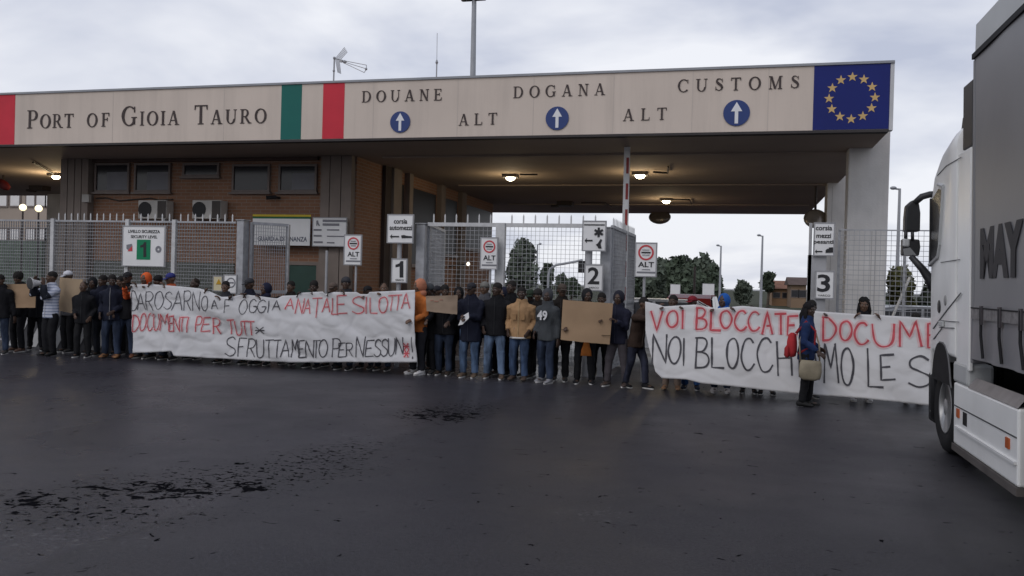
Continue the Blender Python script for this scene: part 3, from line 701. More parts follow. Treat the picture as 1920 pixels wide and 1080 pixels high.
# lane three board: heavy vehicles
e = lane_sign(1543, 'lane sign with number 3 under the heavy vehicle lane board', 417)
q = P(1533, 450, YS); mb = MB().box((q.x-.14, YS+.03, 0), (q.x+.16, YS+.24, P(1533, 478, YS).z)).box((q.x-.14, YS+.03, 0), (q.x-.09, YS+.1, P(1533, 418, YS).z)); mb.build('post', M_pole, e)
b_ = board(1524, 417.5, 1566, 480, YS, e)
txt('corsia', 1545, 427.5, 9, 29, Yb, M_ink, b_, .004); txt('mezzi', 1544.5, 442, 8.5, 26, Yb, M_ink, b_, .004); txt('pesanti', 1544, 454.5, 9.5, 35, Yb, M_ink, b_, .004)
mb = MB(); arrow_left(mb, 1528, 471.5, 14, 4, Yb-.006); poly(mb, [(1548, 474), (1548, 469), (1551, 466.5), (1554, 466.5), (1554, 464), (1562, 463.5), (1562, 473.5)], Yb-.006); mb.build('pictogram', M_ink, b_)
n_ = board(1527, 508, 1565, 560, YS, e, 'number_board'); txt('3', 1544.5, 531, 33, 23, Yb, M_ink, n_, .012); txt('VARCO', 1545, 554, 3.6, 22, Yb, M_ink, n_)
# customs stop signs
def alt_sign(x0, y0, x1, y1, Y, lab, postpx):
    c = P((x0+x1)/2, y1, Y); e = empty('customs_stop_sign', (c.x, Y, 0), lab, 'sign', 'customs stop signs')
    b_ = board(x0, y0, x1, y1, Y, e); Yb = Y-.034; wx, hy = x1-x0, y1-y0; cx = (x0+x1)/2
    c = P(cx, y0+hy*.29, Yb); s = (c-EYE).dot(fw)/FPX
    disc_y(MB(), c, wx*.335*s, .003, 28, wx*.26*s).build('red_ring', M_redp, b_)
    mb = bar_lines(MB(), [(cx-wx*.2, cx+wx*.2, y0+hy*.29, 2.4)], Yb); mb.build('ring_bar', M_ink, b_)
    txt('DOGANA', cx, y0+hy*.215, 2.6, wx*.3, Yb, M_inkg, b_); txt('DOUANE', cx, y0+hy*.365, 2.6, wx*.3, Yb, M_inkg, b_)
    txt('ALT', cx, y0+hy*.64, hy*.155, wx*.68, Yb, M_ink, b_, .008)
    bar_lines(MB(), [(cx-wx*.18, cx+wx*.18, y0+hy*.79, 1.3), (cx-wx*.4, cx+wx*.4, y0+hy*.87, 2.2)], Yb).build('small_print', M_inkg, b_)
    mb = MB(); post(mb, postpx, y0+2, Y, .025, .03); mb.build('post', M_pole, e)
alt_sign(645, 440, 680, 497, 15.95, 'white customs stop sign with red ring standing in lane one before the brick pilaster', 668)
alt_sign(900, 445, 935, 505, 16.1, 'white customs stop sign with red ring on the closed double gate', 920)
alt_sign(1189.5, 455, 1233, 519, 15.7, 'largest white customs stop sign with red ring on a pole right of lane two', 1209.5)
q = P(1209.5, 525, 15.7)
# security level board on the fence
YB = YFN-.07
e = tag(board(230, 424, 312, 499, YB, None, 'security_board', edge=False), 'large white security level board with a green square numbered 1 on the left fence', 'sign')
t = .02; a, b = P(230, 499, YB), P(312, 424, YB)
MB().box((a.x, YB-.04, a.z), (b.x, YB-.031, a.z+t)).box((a.x, YB-.04, b.z-t), (b.x, YB-.031, b.z)).box((a.x, YB-.04, a.z+t), (a.x+t, YB-.031, b.z-t)).box((b.x-t, YB-.04, a.z+t), (b.x, YB-.031, b.z-t)).build('rim', M_edge, e)
Y1 = YB-.033
txt('LIVELLO SICUREZZA', 270, 434, 6, 69, Y1, M_ink, e, .002); txt('SECURITY LEVEL', 270, 444, 5.5, 58, Y1, M_ink, e, .002)
gq = bar_lines(MB(), [(256, 282.5, 468, 37)], Y1).build('green_square', mat('print green', (.0, .20, .085), .5, .3, .05, 3), e); one(269, 468, 28, 12, Y1-.006, gq)
c = P(297, 467.5, Y1); s = (c-EYE).dot(fw)/FPX; disc_y(MB(), c, 6.5*s, .003, 20, 2.2*s).build('round_emblem', M_inkg, e)
mb = MB(); poly(mb, [(237, 459), (247, 457), (248, 462), (241, 470), (237, 466)], Y1-.003); mb.build('emblem', M_inkg, e); mb = MB(); poly(mb, [(243, 466), (248, 461), (248, 471), (239, 471)], Y1-.004); mb.build('emblem', M_redp, e)
# customs police board with yellow and green edge on the gatehouse
YG = YW-.32
e = board(474, 404, 583, 459, YG, None, 'finance_board', edge=False); tag(e, 'long white finance police board with yellow and green upper edge on the gatehouse', 'sign')
bar_lines(MB(), [(474, 583, 404.5, 3.5)], YG-.031).build('yellow_edge', mat('print yellow', (.55, .42, .03), .5, .3, .05, 3), e)
bar_lines(MB(), [(474, 583, 408, 3)], YG-.031).build('green_edge', mat('print dark green', (.02, .12, .05), .5, .3, .05, 3), e)
txt('GUARDIA DI FINANZA', 529, 448, 9, 103, YG-.033, mat('print blue grey', (.10, .11, .15), .6, .3, 0), e, .004)
e = board(586, 408, 652, 462, YG-.05, None, 'information_board', edge=True); tag(e, 'grey white notice board with a wheelchair symbol right of the finance board', 'sign')
Y2 = YG-.09
mb = bar_lines(MB(), [(605, 650, 414, 4), (605, 636, 421, 4), (588, 603, 431, 3), (588, 603, 442, 3), (588, 605, 454, 3), (613, 636, 431, 2), (613, 650, 443, 1.5), (613, 627, 455, 2)], Y2)
poly(mb, [(593, 423), (593, 414), (596, 413), (597, 418), (600, 423), (598, 424), (595, 420), (594, 424)], Y2-.004); mb.build('print', M_inkg, e)
e = board(400, 517, 419, 546, YFN-.1, None, 'warning_notice', edge=True, m=mat('pale yellow notice', (.62, .55, .36), .6, .3, .06, 4)); tag(e, 'small pale yellow warning notice hung low on the left fence', 'sign')
mb = MB(); poly(mb, [(405, 533), (410, 523), (415, 533)], YFN-.14); mb.build('triangle', mat('print amber', (.50, .28, .02), .5, .3, 0), e)
e = board(420, 515, 446, 550, YFN-.1, None, 'round_notice', edge=True); tag(e, 'white notice with a grey ring low on the left fence beside the pillar', 'sign')
c = P(433, 530, YFN-.134); s = (c-EYE).dot(fw)/FPX; disc_y(MB(), c, 9.5*s, .003, 22, 7.3*s).build('ring', M_inkg, e); bar_lines(MB(), [(428, 438, 530, 2.5)], YFN-.134).build('ring_bar', M_inkg, e)
# thin poles by lane one, back boards of signs beyond lane two
q = P(613, 470, 16.6); e = MB().tube([(q.x, 16.6, 0), (q.x, 16.6, q.z)], .03, 8).build('bollard_pole', M_pole); tag(e, 'thin bare grey pole below the notice board in lane one', 'pole')
for (x0, y0, x1, y1, Y, lab) in ((1256, 533, 1276, 560, 52, 'small tilted white board beyond open lane two'), (1316, 532, 1340, 568, 52, 'larger upright white board beyond open lane two')):
    c = P((x0+x1)/2, y1, Y); e = empty('notice_board', (c.x, Y, 0), lab, 'sign', 'white boards beyond lane two')
    board(x0, y0, x1, y1, Y, e, edge=True); post(MB(), (x0+x1)/2, y1, Y).build('post', M_pole, e)

# raised barrier arm, red and white
YBR = 18.4
b0, b1 = P(1171, 560, YBR), P(1178.5, 274, YBR)
e = empty('lane_barrier', (b0.x, YBR, 0), 'red and white barrier arm raised upright beside the open gate leaf', 'barrier')
bevel(MB().box((b0.x-.18, YBR-.15, 0), (b0.x+.18, YBR+.15, 1.05)).build('cabinet', mat('grey barrier cabinet', (.4, .4, .4), .5, .4, .1, 3), e), .02)
st = Vector((b0.x, YBR-.2, 1.0)); d = (Vector((b1.x, YBR-.2, b1.z))-st); L = d.length; d.normalize(); sd_ = Vector((d.z, 0, -d.x))
def arm_piece(t0, t1, nm, m, wd=.062, yo=0.0):
    a, b = st+d*t0, st+d*t1
    return MB().prism([a-sd_*wd+Vector((0, -.03-yo, 0)), a+sd_*wd+Vector((0, -.03-yo, 0)), a+sd_*wd+Vector((0, .03+yo, 0)), a-sd_*wd+Vector((0, .03+yo, 0))], b-a).build(nm, m, e)
arm = arm_piece(0, L, 'arm', M_white)
for k in range(7):
    t0 = L-.28-.55*k*1.0
    if t0 > .3:
        s_ = MB(); a, b = st+d*(t0-.34)+sd_*.012, st+d*t0+sd_*.012
        s_.prism([a-sd_*.02+Vector((0, -.033, 0)), a+sd_*.035+Vector((0, -.033, 0)), a+sd_*.035+Vector((0, -.0305, 0)), a-sd_*.02+Vector((0, -.0305, 0))], b-a).build('red_stripe', mat('barrier red', (.33, .05, .045), .5, .3, .1, 4), arm)

# ------------------------------------------------------------------ masts, antennas, street lamps
M_mast = mat('grey mast', (.33, .34, .36), .5, .4, .06, 2)
q = P(886, 150, 62); top = P(889, 1, 62)
e = empty('floodlight_mast', (q.x, 62, 0), 'tall grey floodlight mast rising behind the canopy roof', 'mast')
MB().tube([(q.x, 62, 0), (q.x+.05, 62, 14), (top.x, 62, top.z+.6)], [.30, .24, .17], 12).build('pole', M_mast, e)
hd = MB().box((top.x-.9, 61.9, top.z-.02), (top.x+.9, 62.1, top.z+.10))
hd.build('crossbar', M_mast, e)
for k in (-.75, -.3, .3, .75): MB().box((top.x+k-.16, 61.6, top.z-.08), (top.x+k+.16, 61.88, top.z+.30)).build('floodlight', M_pipe, e)
def lamp_post(px, ytop, Y, arm_px, lab):
    q = P(px, ytop, Y); e = empty('street_lamp', (q.x, Y, 0), lab, 'street lamp', 'street lamps beyond the gate')
    MB().tube([(q.x, Y, 0), (q.x, Y, q.z)], [.09, .05], 8).build('pole', M_mast, e)
    r_ = P(px+arm_px, ytop-1, Y)
    MB().tube([(q.x, Y, q.z-.03), (r_.x, Y, r_.z-.02)], .035, 6).build('arm', M_mast, e)
    dx_ = (r_.x-q.x); MB().ball((r_.x, Y, r_.z), (abs(dx_)*.55, .14, .07), 12, 6).build('lamp_head', M_mast, e, True)
lamp_post(1352, 461, 58, -6, 'grey street lamp before the dense tree row beyond open lane two')
lamp_post(1430, 442, 52, -7, 'grey street lamp beside the lone tall pine beyond open lane two')
lamp_post(1687, 353.5, 36, -12, 'grey street lamp between the concrete column and the lorry mirror')
lamp_post(1008, 458, 60, 5, 'grey street lamp seen through the grating of the closed gate')
q = P(1090, 487, 48); pts = [P(x, y, 48) for x, y in ((1028, 520), (1031, 505), (1042, 497), (1060, 494), (1092, 488))]
e = empty('gantry_pole', (pts[0].x, 48, 0), 'curved grey signal pole seen through the closed gate', 'pole')
MB().tube([(pts[0].x, 48, 0)]+pts, .07, 8).build('pole', M_mast, e); MB().box((pts[-1].x-.2, 47.85, pts[-1].z-.7), (pts[-1].x+.2, 48.1, pts[-1].z-.03)).build('signal_head', M_blackp, e)
q = P(1303, 500, 40); e = tag(MB().tube([(q.x, 40, 0), (q.x, 40, q.z)], .055, 8).build('dark_pole', M_pipe), 'thin dark pole before the dense tree row', 'pole')
# television aerial and rod aerial on the roof
YA = 17.6
M_aer = mat('dull aluminium rods', (.30, .30, .31), .4, .5, .05, 3, metal=.5)
A = lambda x, y: P(x, y, YA)
e = empty('television_aerial', (A(625, 160).x, YA, zt), 'branching television aerial on the canopy roof edge above the red stripe', 'aerial')
MB().tube([(A(625, 160).x, YA, ZS+.9), A(627, 108)], .018, 6).ball(A(626, 133), .03, 8, 6).ball(A(627, 109), .035, 8, 6).build('mast', M_aer, e)
refl = MB()
for k in range(5):
    o = Vector((.0, .05*k-.1, 0))
    refl.tube([A(632.5, 112)+o, A(650-k*.6, 91+k)+o], .007, 5).tube([A(632.5, 112)+o, A(637-k*.4, 138-k*.4)+o], .007, 5)
refl.build('reflector', M_aer, e)
bm_ = MB().tube([A(627, 109.5), A(650, 116)], .012, 6).box(A(640, 114.5)-Vector((.03, .03, .025)), A(640, 114.5)+Vector((.03, .03, .025)))
for y0, y1, xx in ((112.5, 122, 687), (115, 129, 687), (117, 136, 683)): bm_.tube([A(646, y0+1.5), A(xx, y1)], .008, 5)
bm_.tube([A(687, 122), A(687, 129), A(683, 136)], .008, 5); bm_.ball(A(686.5, 129.5), .03, 8, 6).ball(A(646, 116), .04, 8, 6)
bm_.build('boom', M_aer, e)
B = lambda x, y: P(x, y, 18.3)
e = empty('rod_aerial', (B(818, 155).x, 18.3, zt), 'thin upright rod aerial on the canopy roof left of the mast', 'aerial')
MB().tube([(B(818, 155).x, 18.3, ZS+.9), B(819, 120)], .016, 6).build('mast', M_aer, e)
MB().tube([B(819, 121), B(819, 117), B(819.1, 112)], [.015, .035, .012], 8).tube([B(819.1, 112), B(819.8, 62)], .0065, 5).build('whip', M_aer, e)

# ------------------------------------------------------------------ trees, houses and cars beyond the gate
def leaf_mat(nm, c): return mat(nm, c, .75, .2, .55, .9, detail=6)
M_leaf = [leaf_mat('dark green foliage', (.068, .088, .060)), leaf_mat('grey green foliage', (.090, .108, .082)), leaf_mat('olive foliage', (.085, .085, .03))]
M_bark = mat('grey brown bark', (.10, .08, .065), .9, .1, .3, 6)
def tree(name, lab, x, y, h, rx, crown0, m, n=1800, ls=.30, blobs=9, group=None, seed=0, ry=None):
    r_ = random.Random(seed*31+5); e = empty(name, (x, y, 0), lab, 'tree' if name != 'shrub' else 'shrub', group)
    tr = MB(); tz = crown0+(h-crown0)*.55
    tr.tube([(x, y, 0), (x+.1*rx, y, crown0), (x, y, tz)], [.06*rx+.08, .05*rx+.06, .03], 8)
    ry = ry or rx; C_ = []
    for k in range(blobs):
        a = r_.uniform(0, 6.28); rr = r_.uniform(0, .62); zz = crown0+(h-crown0)*r_.uniform(.15, .82)
        sc_ = 1-.45*((zz-crown0)/(h-crown0))**2
        C_.append((x+rx*rr*math.cos(a)*sc_, y+ry*rr*math.sin(a), zz, r_.uniform(.36, .60)*rx*sc_, r_.uniform(.18, .30)*(h-crown0)))
        tr.tube([(x, y, crown0*.8), ((x+C_[-1][0])/2, (y+C_[-1][1])/2, (crown0+zz)/2), (C_[-1][0], C_[-1][1], zz)], [.03*rx+.03, .02*rx+.02, .015], 5)
    tr.build('trunk', M_bark, e)
    lf = MB(); vs = []; fs = []
    for k in range(n):
        cx, cy, cz, r1, r2 = r_.choice(C_)
        d = Vector((r_.gauss(0, 1), r_.gauss(0, 1), r_.gauss(0, 1))).normalized(); q = r_.uniform(.35, 1.08)**.5
        c = Vector((cx+d.x*r1*q, cy+d.y*r1*q, cz+d.z*r2*q*1.15))
        if c.z > h: continue
        nn = (d+Vector((r_.gauss(0, .6), r_.gauss(0, .6), r_.gauss(0, .6)))).normalized(); u = nn.orthogonal().normalized(); v = nn.cross(u); a = r_.uniform(0, 6.28)
        u, v = u*math.cos(a)+v*math.sin(a), -u*math.sin(a)+v*math.cos(a); s1 = ls*r_.uniform(.5, 1.3); s2 = s1*r_.uniform(.35, .7); b0_ = len(vs)
        vs += [c-u*s1, c-v*s2+nn*s1*.15, c+u*s1, c+v*s2-nn*s1*.1]; fs.append((b0_, b0_+1, b0_+2, b0_+3))
    lf.add(vs, fs); lf.build('crown', m, e)
def tree_at(px, ytop, Y, half_px, lab, m, k, name='broadleaf_tree', low=.25, **kw):
    q = P(px, ytop, Y); r_ = half_px*(q-EYE).dot(fw)/FPX
    tree(name, lab, q.x, Y, q.z, r_, q.z*low, m, seed=k, ls=max(.14, .0042*Y), **kw)
tree_at(982, 448, 60, 40, 'big round dark tree behind the closed double gate', M_leaf[1], 1, n=2600, blobs=14)
tree_at(1026, 494, 66, 14, 'small dark tree right of the big round tree', M_leaf[0], 2, n=700)
G_ = 'dark trees in the row beyond open lane two'
for k, (px, yt, hp, Y, lab) in enumerate(((1205, 490, 32, 88, 'dark tree of the far row directly behind the largest stop sign'), (1246, 486, 34, 90, 'dark tree of the far row just right of the largest stop sign'), (1276, 481, 33, 86, 'dark tree of the far row behind the small tilted board'),
        (1320, 477, 33, 84, 'tallest dark tree near the right end of the far row'), (1340, 500, 24, 82, 'low dark tree closing the right end of the far row'), (1228, 500, 30, 78, 'low dark tree at the foot of the far row beside the stop sign pole'), (1290, 497, 30, 77, 'low dark tree at the foot of the far row behind the upright board'))):
    tree_at(px, yt, Y, hp, lab, M_leaf[k % 2], 10+k, n=3800, blobs=20, group=G_, low=.04)
tree_at(1391, 524, 80, 20, 'small grey green round tree between the two street lamps', M_leaf[1], 20, n=1200, low=.15)
tree_at(1441, 512, 95, 19, 'lone tall pine with flat open crown beside a street lamp', M_leaf[0], 21, name='pine_tree', low=.5, n=800, blobs=7)
tree_at(1072, 517, 90, 20, 'far dark tree seen through the gate left of the lane two sign', M_leaf[0], 22, n=900)
tree_at(1052, 516, 84, 14, 'far dark tree beside the curved signal pole', M_leaf[1], 23, n=700)
tree_at(1692, 500, 27, 40, 'olive green shrub behind the right fence', M_leaf[2], 24, name='shrub', low=.05, n=2200, blobs=14)
tree_at(1745, 516, 29, 38, 'darker shrub behind the right fence near the lorry mirror', M_leaf[0], 25, name='shrub', low=.05, n=1800, blobs=12)
tree_at(1640, 520, 30, 30, 'dark shrub behind the concrete column', M_leaf[0], 26, name='shrub', low=.05, n=1200)
tree_at(1168, 520, 95, 26, 'far dark tree behind the open gate leaf', M_leaf[0], 27, n=900)
# low houses
def house_at(px0, px1, ytop, Y, m, rm, lab, ridge=.9):
    a, b = P(px0, ytop, Y), P(px1, ytop, Y); z = a.z; e = empty('small_house', ((a.x+b.x)/2, Y, 0), lab, 'house')
    MB().box((a.x, Y, 0), (b.x, Y+7, z)).build('wall', m, e)
    MB().prism([(a.x-.3, Y-.4, z+.003), (a.x-.3, Y+3.5, z+ridge), (a.x-.3, Y+7.4, z+.003)], (b.x-a.x+.6, 0, 0)).build('roof', rm, e)
    n = max(2, int((b.x-a.x)/2.4))
    for k in range(n):
        xx = a.x+(b.x-a.x)*(k+.5)/n
        f = MB().box((xx-.4, Y-.05, z*.45), (xx+.4, Y-.003, z*.8)).build('window', M_alu, e); MB().box((xx-.33, Y-.058, z*.45+.07), (xx+.33, Y-.051, z*.8-.07)).build('pane', M_glassd, f)
M_tile = mat('terracotta roof tiles', (.20, .10, .065), .85, .2, .2, 1.5)
house_at(1448, 1482, 541, 96, mat('ochre render', (.27, .165, .095), .85, .2, .1, .5), M_tile, 'low ochre house with terracotta roof under the lone pine', .9)
house_at(1484, 1512, 534, 88, mat('tan render', (.24, .165, .11), .85, .2, .1, .5), mat('dark roof tiles', (.10, .07, .06), .85, .2, .2, 1.5), 'tan house with dark roof left of the lane three sign', .8)
# estate car behind the right fence, white car and red car beyond lane two
def car(x, y, rz, m, lab, L=4.2, hgt=1.46):
    e = empty('parked_car', (x, y, 0), lab, 'car', None, rz)
    prof = [(-L/2, .35), (-L/2, .78), (-L/2+.1, .95), (-L*.36, 1.0), (-L*.25, 1.38), (-L*.12, hgt), (L*.22, hgt), (L*.40, 1.05), (L/2-.05, .92), (L/2, .7), (L/2, .35)]
    rg = []
    for yy, k, dz in ((-.82, .97, -.05), (-.86, 1.0, 0), (.86, 1.0, 0), (.82, .97, -.05)):
        rg.append([(px*k, yy*(1-.16*max(0, (pz-.95)/.5)), pz+dz*(pz > 1)) for px, pz in prof])
    bd = MB().rings(rg).build('body', m, e, local=True); bevel(bd, .05, 3)
    for s in (-1, 1):
        MB().prism([(-L*.24, s*.80, 1.02), (-L*.20, s*.752, 1.34), (-.02, s*.735, hgt-.05), (-.02, s*.80, 1.02)], (0, s*.03, 0)).build('window', M_glassd, e, local=True)
        MB().prism([(.04, s*.80, 1.02), (.04, s*.735, hgt-.05), (L*.21, s*.738, hgt-.06), (L*.35, s*.80, 1.04)], (0, s*.03, 0)).build('window', M_glassd, e, local=True)
        for wx in (-L*.31, L*.30):
            wh = MB().tube([(wx, s*.68, .31), (wx, s*.88, .31)], .31, 18).build('wheel', M_blackp, e, local=True); MB().tube([(wx, s*.882, .31), (wx, s*.89, .31)], .19, 14).build('rim', M_galv, wh, local=True)
    MB().prism([(L*.235, -.66, hgt-.05), (L*.39, -.7, 1.06), (L*.39, .7, 1.06), (L*.235, .66, hgt-.05)], (.03, 0, .03)).build('windscreen', M_glassd, e, local=True)
    MB().prism([(-L*.125, -.64, hgt-.05), (-L*.245, -.70, 1.36), (-L*.355, -.7, 1.04), (-L*.355, .7, 1.04), (-L*.245, .7, 1.36), (-L*.125, .64, hgt-.05)][::5]+[(-L*.355, .7, 1.04), (-L*.355, -.7, 1.04)], (-.03, 0, .02)).build('rear_window', M_glassd, e, local=True)
    for s in (-1, 1):
        MB().box((-L/2-.012, s*.62-.14, .72), (-L/2+.02, s*.62+.14, .9)).build('tail_lamp', M_redp, e, local=True); MB().box((L/2-.05, s*.6-.16, .66), (L/2+.008, s*.6+.16, .8)).build('headlight', M_white, e, local=True)
c = P(1693, 573, 21.5); car(c.x+.2, 21.5, 0.1, mat('silver car paint', (.42, .43, .45), .3, .5, .04, 2), 'silver estate car parked behind the right fence')
c = P(1228, 560, 20.5); car(c.x, 20.5, .05, mat('white car paint', (.7, .7, .7), .3, .5, .04, 2), 'white car waiting behind the second banner at lane two')
c = P(1297, 552, 30.5); car(c.x, 31, 1.5, mat('red car paint', (.30, .03, .035), .3, .5, .05, 2), 'red car beyond the white boards', hgt=1.5)
# low striped traffic barrier behind the legs at the left
M_bw = mat('dirty white barrier', (.40, .40, .40), .7, .2, .15, 3)
q0, q1 = P(18, 640, 15.75), P(246, 640, 15.75)
e = empty('traffic_barrier', ((q0.x+q1.x)/2, 15.75, 0), 'low dark traffic barrier with slanted pale stripes behind the legs at the left', 'barrier')
MB().prism([(q0.x, 15.6, 0), (q0.x, 15.7, .75), (q0.x, 15.8, .75), (q0.x, 15.9, 0)], (q1.x-q0.x, 0, 0)).build('body', mat('dark barrier', (.06, .06, .065), .7, .2, .2, 3), e)
x = q0.x+.1; s_ = MB()
while x < q1.x-.6:
    s_.prism([(x, 15.606-.012, .04), (x+.22, 15.606-.012, .04), (x+.52, 15.69-.012, .68), (x+.30, 15.69-.012, .68)], (0, .008, 0)); x += .55
s_.build('pale_stripe', M_bw, e)
# ------------------------------------------------------------------ articulated lorry at the right
XT = 2.25; WT = 2.55; XM = XT+WT/2
T = lambda x, y: PX(x, y, XT)
truck = empty('articulated_lorry', (XM, 8.0, 0), 'white tractor unit with grey curtain sided trailer standing at the right edge', 'lorry')
M_cab = mat('white lorry paint', (.80, .80, .785), .3, .5, .04, 1.5)
streaked(M_cab, .35, (.50, .485, .46))
M_cabg = mat('pale grey panel', (.42, .43, .43), .45, .4, .06, 2)
M_curt = mat('grey curtain', (.185, .185, .195), .42, .5, .10, .8, bump=.12, bscale=2.2)
M_lett = mat('dark curtain lettering', (.035, .035, .04), .6, .3, .08, 2)
M_cabgl = mat('dark cab glass', (.012, .012, .014), .25, .2, 0)
M_drk = mat('dirty dark chassis', (.016, .016, .018), .7, .2, .25, 5)
YR = 9.22; ZB = 1.16; ZTP = 4.08
# trailer curtain with soft waves
yb = -4.35; ny, nzr = 120, 10
vs = []; fs = []
for i in range(ny+1):
    y = YR-.05+(yb+.05-YR+.05)*i/ny
    for j in range(nzr+1):
        z = ZB+(ZTP-ZB)*j/nzr; t = j/nzr
        wv = .0035*math.sin(y*5.1+.6*math.sin(z*2))
        if t < .16: wv += .018*math.sin(y*9.5+1)*(1-t/.16)-.012*(1-t/.16)
        vs.append((XT+.012+wv, y, z))
for i in range(ny):
    for j in range(nzr):
        a = i*(nzr+1)+j; fs.append((a, a+1, a+nzr+2, a+nzr+1))
nf = len(vs); vs += [(x+.05, y, z) for x, y, z in vs]; fs += [tuple(q+nf for q in f[::-1]) for f in fs]
cur = MB().add(vs, fs).build('curtain', M_curt, truck, True)
body = MB().box((XT+.08, yb, ZB-.02), (XT+WT, YR-.02, ZTP+.18)).build('trailer_box', M_curt, truck)
bevel(MB().box((XT+.004, YR-.06, ZB-.05), (XT+WT-.004, YR, ZTP-.01)).build('bulkhead', M_curt, truck), .012)
MB().box((XT-.008, yb, ZTP-.002), (XT+.07, YR+.005, ZTP+.05)).build('roof_rail', M_drk, truck)
MB().prism([(XT+.02, YR-.01, ZTP+.067), (XT+.02, YR-.03, ZTP+.33), (XT+.02, yb, ZTP+.33), (XT+.02, yb, ZTP+.067)], (WT-.04, 0, 0)).build('roof_cap', M_cabg, truck)
# strap band, vertical straps and their buckles
zb0 = T(1870, 586).z
rl = MB().box((XT-.012, yb, zb0-.055), (XT-.002, YR-.08, zb0+.05)).build('strap_band', mat('dull patterned band', (.20, .19, .19), .7, .2, .3, 14), truck)
MB().box((XT-.018, yb, zb0+.045), (XT-.0125, YR-.08, zb0+.056)).build('band_cord', M_drk, rl)
y = T(1847, 600).y; k = 0
sp = T(1847, 600).y-T(1882, 600).y
while y > yb+.3 and k < 26:
    s_ = MB().tube([(XT-.022, y, zb0+.06), (XT-.024, y-.005, zb0-.2), (XT-.012, y-.03-.01*(k % 3), ZB+.03)], .013, 6).build('strap', M_drk, truck)
    MB().box((XT-.03, y-.035, zb0-.10), (XT-.013, y+.035, zb0+.075)).build('buckle', mat('strap buckle', (.05, .045, .05), .5, .4, .1, 5), s_)
    y -= sp; k += 1
# lettering
ym0, ym1 = T(1842, 470).y, T(1922, 470).y
zl0, zl1 = T(1841, 518).z, T(1842, 424).z
sign_text('MAY', (XT+.0055, (ym0+ym1)/2, (zl0+zl1)/2), .5, M_lett, cur, axis='-X', bold=.03, width=abs(ym1-ym0), height=zl1-zl0)
# running gear under the trailer
MB().box((XT+.5, yb+.2, .78), (XT+WT-.5, YR-.3, ZB-.055)).build('chassis', M_drk, truck)
MB().box((XT+.02, yb, ZB-.13), (XT+.14, 6.0, ZB-.055)).build('side_rail', M_drk, truck)
def wheel(y, x0, x1, r=.5):
    cx = Vector((0, y, r)); prof = [(x0+.03, r*.60), (x0, r*.80), (x0+.03, r*.96), (x0+.07, r), (x1-.05, r), (x1-.01, r*.93), (x1, r*.6)]
    n = 36; rg = [[(xx, y+rr*math.cos(2*math.pi*j/n), r+rr*math.sin(2*math.pi*j/n)) for j in range(n)] for xx, rr in prof]
    t_ = MB().rings(rg).build('wheel', M_black, truck, True)
    pr2 = [(x0+.028, r*.59), (x0+.02, r*.56), (x0+.08, r*.50), (x0+.10, r*.30), (x0+.03, r*.22), (x0+.02, .02)]
    rg = [[(xx, y+rr*math.cos(2*math.pi*j/n), r+rr*math.sin(2*math.pi*j/n)) for j in range(n)] for xx, rr in pr2]
    MB().rings(rg).build('rim', mat('worn wheel rim', (.38, .38, .38), .4, .5, .15, 6, metal=.5), t_, True)
    g_ = MB()
    for i in range(3):
        xx = x0+.09+(x1-x0-.14)*i/2
        g_.rings([[(xx+d, y+(r+.0015)*math.cos(2*math.pi*j/n), r+(r+.0015)*math.sin(2*math.pi*j/n)) for j in range(n)] for d in (0, .012)], False)
    g_.build('tread_groove', M_drk, t_)
YWH = 10.38
wheel(YWH, XT+.02, XT+.36); wheel(7.12, XT+.0, XT+.6); 
for yy in (1.0, -.35, -1.7): wheel(yy, XT+.03, XT+.42)
for yy, x1 in ((YWH, XT+WT-.36), (7.12, XT+WT-.6)): wheel(yy, x1, x1+.36 if x1 > 4.4 else x1+.6)
# cab shell: rounded cross sections along its length
def sect(y, xl, z0, z1, rc, n=7, rb=.06):
    xr_ = 2*XM-xl; pts = []
    def arc(cx, cz, r_, a0, a1):
        for i in range(n+1):
            a = R(a0+(a1-a0)*i/n); pts.append((cx+r_*math.cos(a), y, cz+r_*math.sin(a)))
    arc(xl+rb, z0+rb, rb, 270, 180); arc(xl+rc, z1-rc, rc, 180, 90); arc(xr_-rc, z1-rc, rc, 90, 0); arc(xr_-rb, z0+rb, rb, 0, -90)
    return pts
stn = [(9.80, XT, 1.10, 3.62, .30), (10.15, XT, 1.10, 3.64, .34), (10.6, XT, 1.10, 3.58, .40), (10.9, XT+.005, 1.10, 3.48, .46), (11.02, XT+.02, 1.10, 3.42, .48), (11.06, XT+.025, .42, 3.40, .48),
       (11.3, XT+.07, .36, 3.25, .5), (11.55, XT+.16, .36, 3.0, .5), (11.78, XT+.30, .38, 2.6, .4), (11.92, XT+.46, .42, 2.1, .35), (11.98, XT+.6, .5, 1.7, .3)]
cab = MB().rings([sect(*s) for s in stn]).build('cab', M_cab, truck, True)
bevel(cab, .01, 1)
# flat side pieces set on the cab
def side(pts, nm, m, parent=truck, th=.012, off=0.0):
    return MB().prism([(XT-off-th, y, z) for y, z in pts], (th+.004, 0, 0)).build(nm, m, parent)
dw = side([(10.40, 2.93), (10.53, 2.36), (10.60, 2.24), (10.98, 2.16), (10.98, 2.86), (10.6, 2.97)], 'side_window', M_cabgl, th=.008)
MB().prism([(XT-.004, 10.985, 2.14), (XT+.062, 11.28, 2.10), (XT+.075, 11.28, 2.80), (XT-.002, 10.985, 2.86)], (.02, .006, 0)).build('quarter_window', M_blackp, truck)
MB().box((XT-.016, 10.965, 2.1), (XT+.01, 11.0, 2.9)).build('window_post', M_blackp, dw)
rim = MB()
for (a, b) in (((10.34, 2.97), (10.49, 2.33)), ((10.49, 2.33), (10.57, 2.20)), ((10.57, 2.20), (11.02, 2.12)), ((10.34, 2.97), (10.6, 3.02))):
    rim.tube([(XT-.006, *a), (XT-.006, *b)], .022, 6)
rim.build('window_seal', M_cabg, dw)
ln = MB()
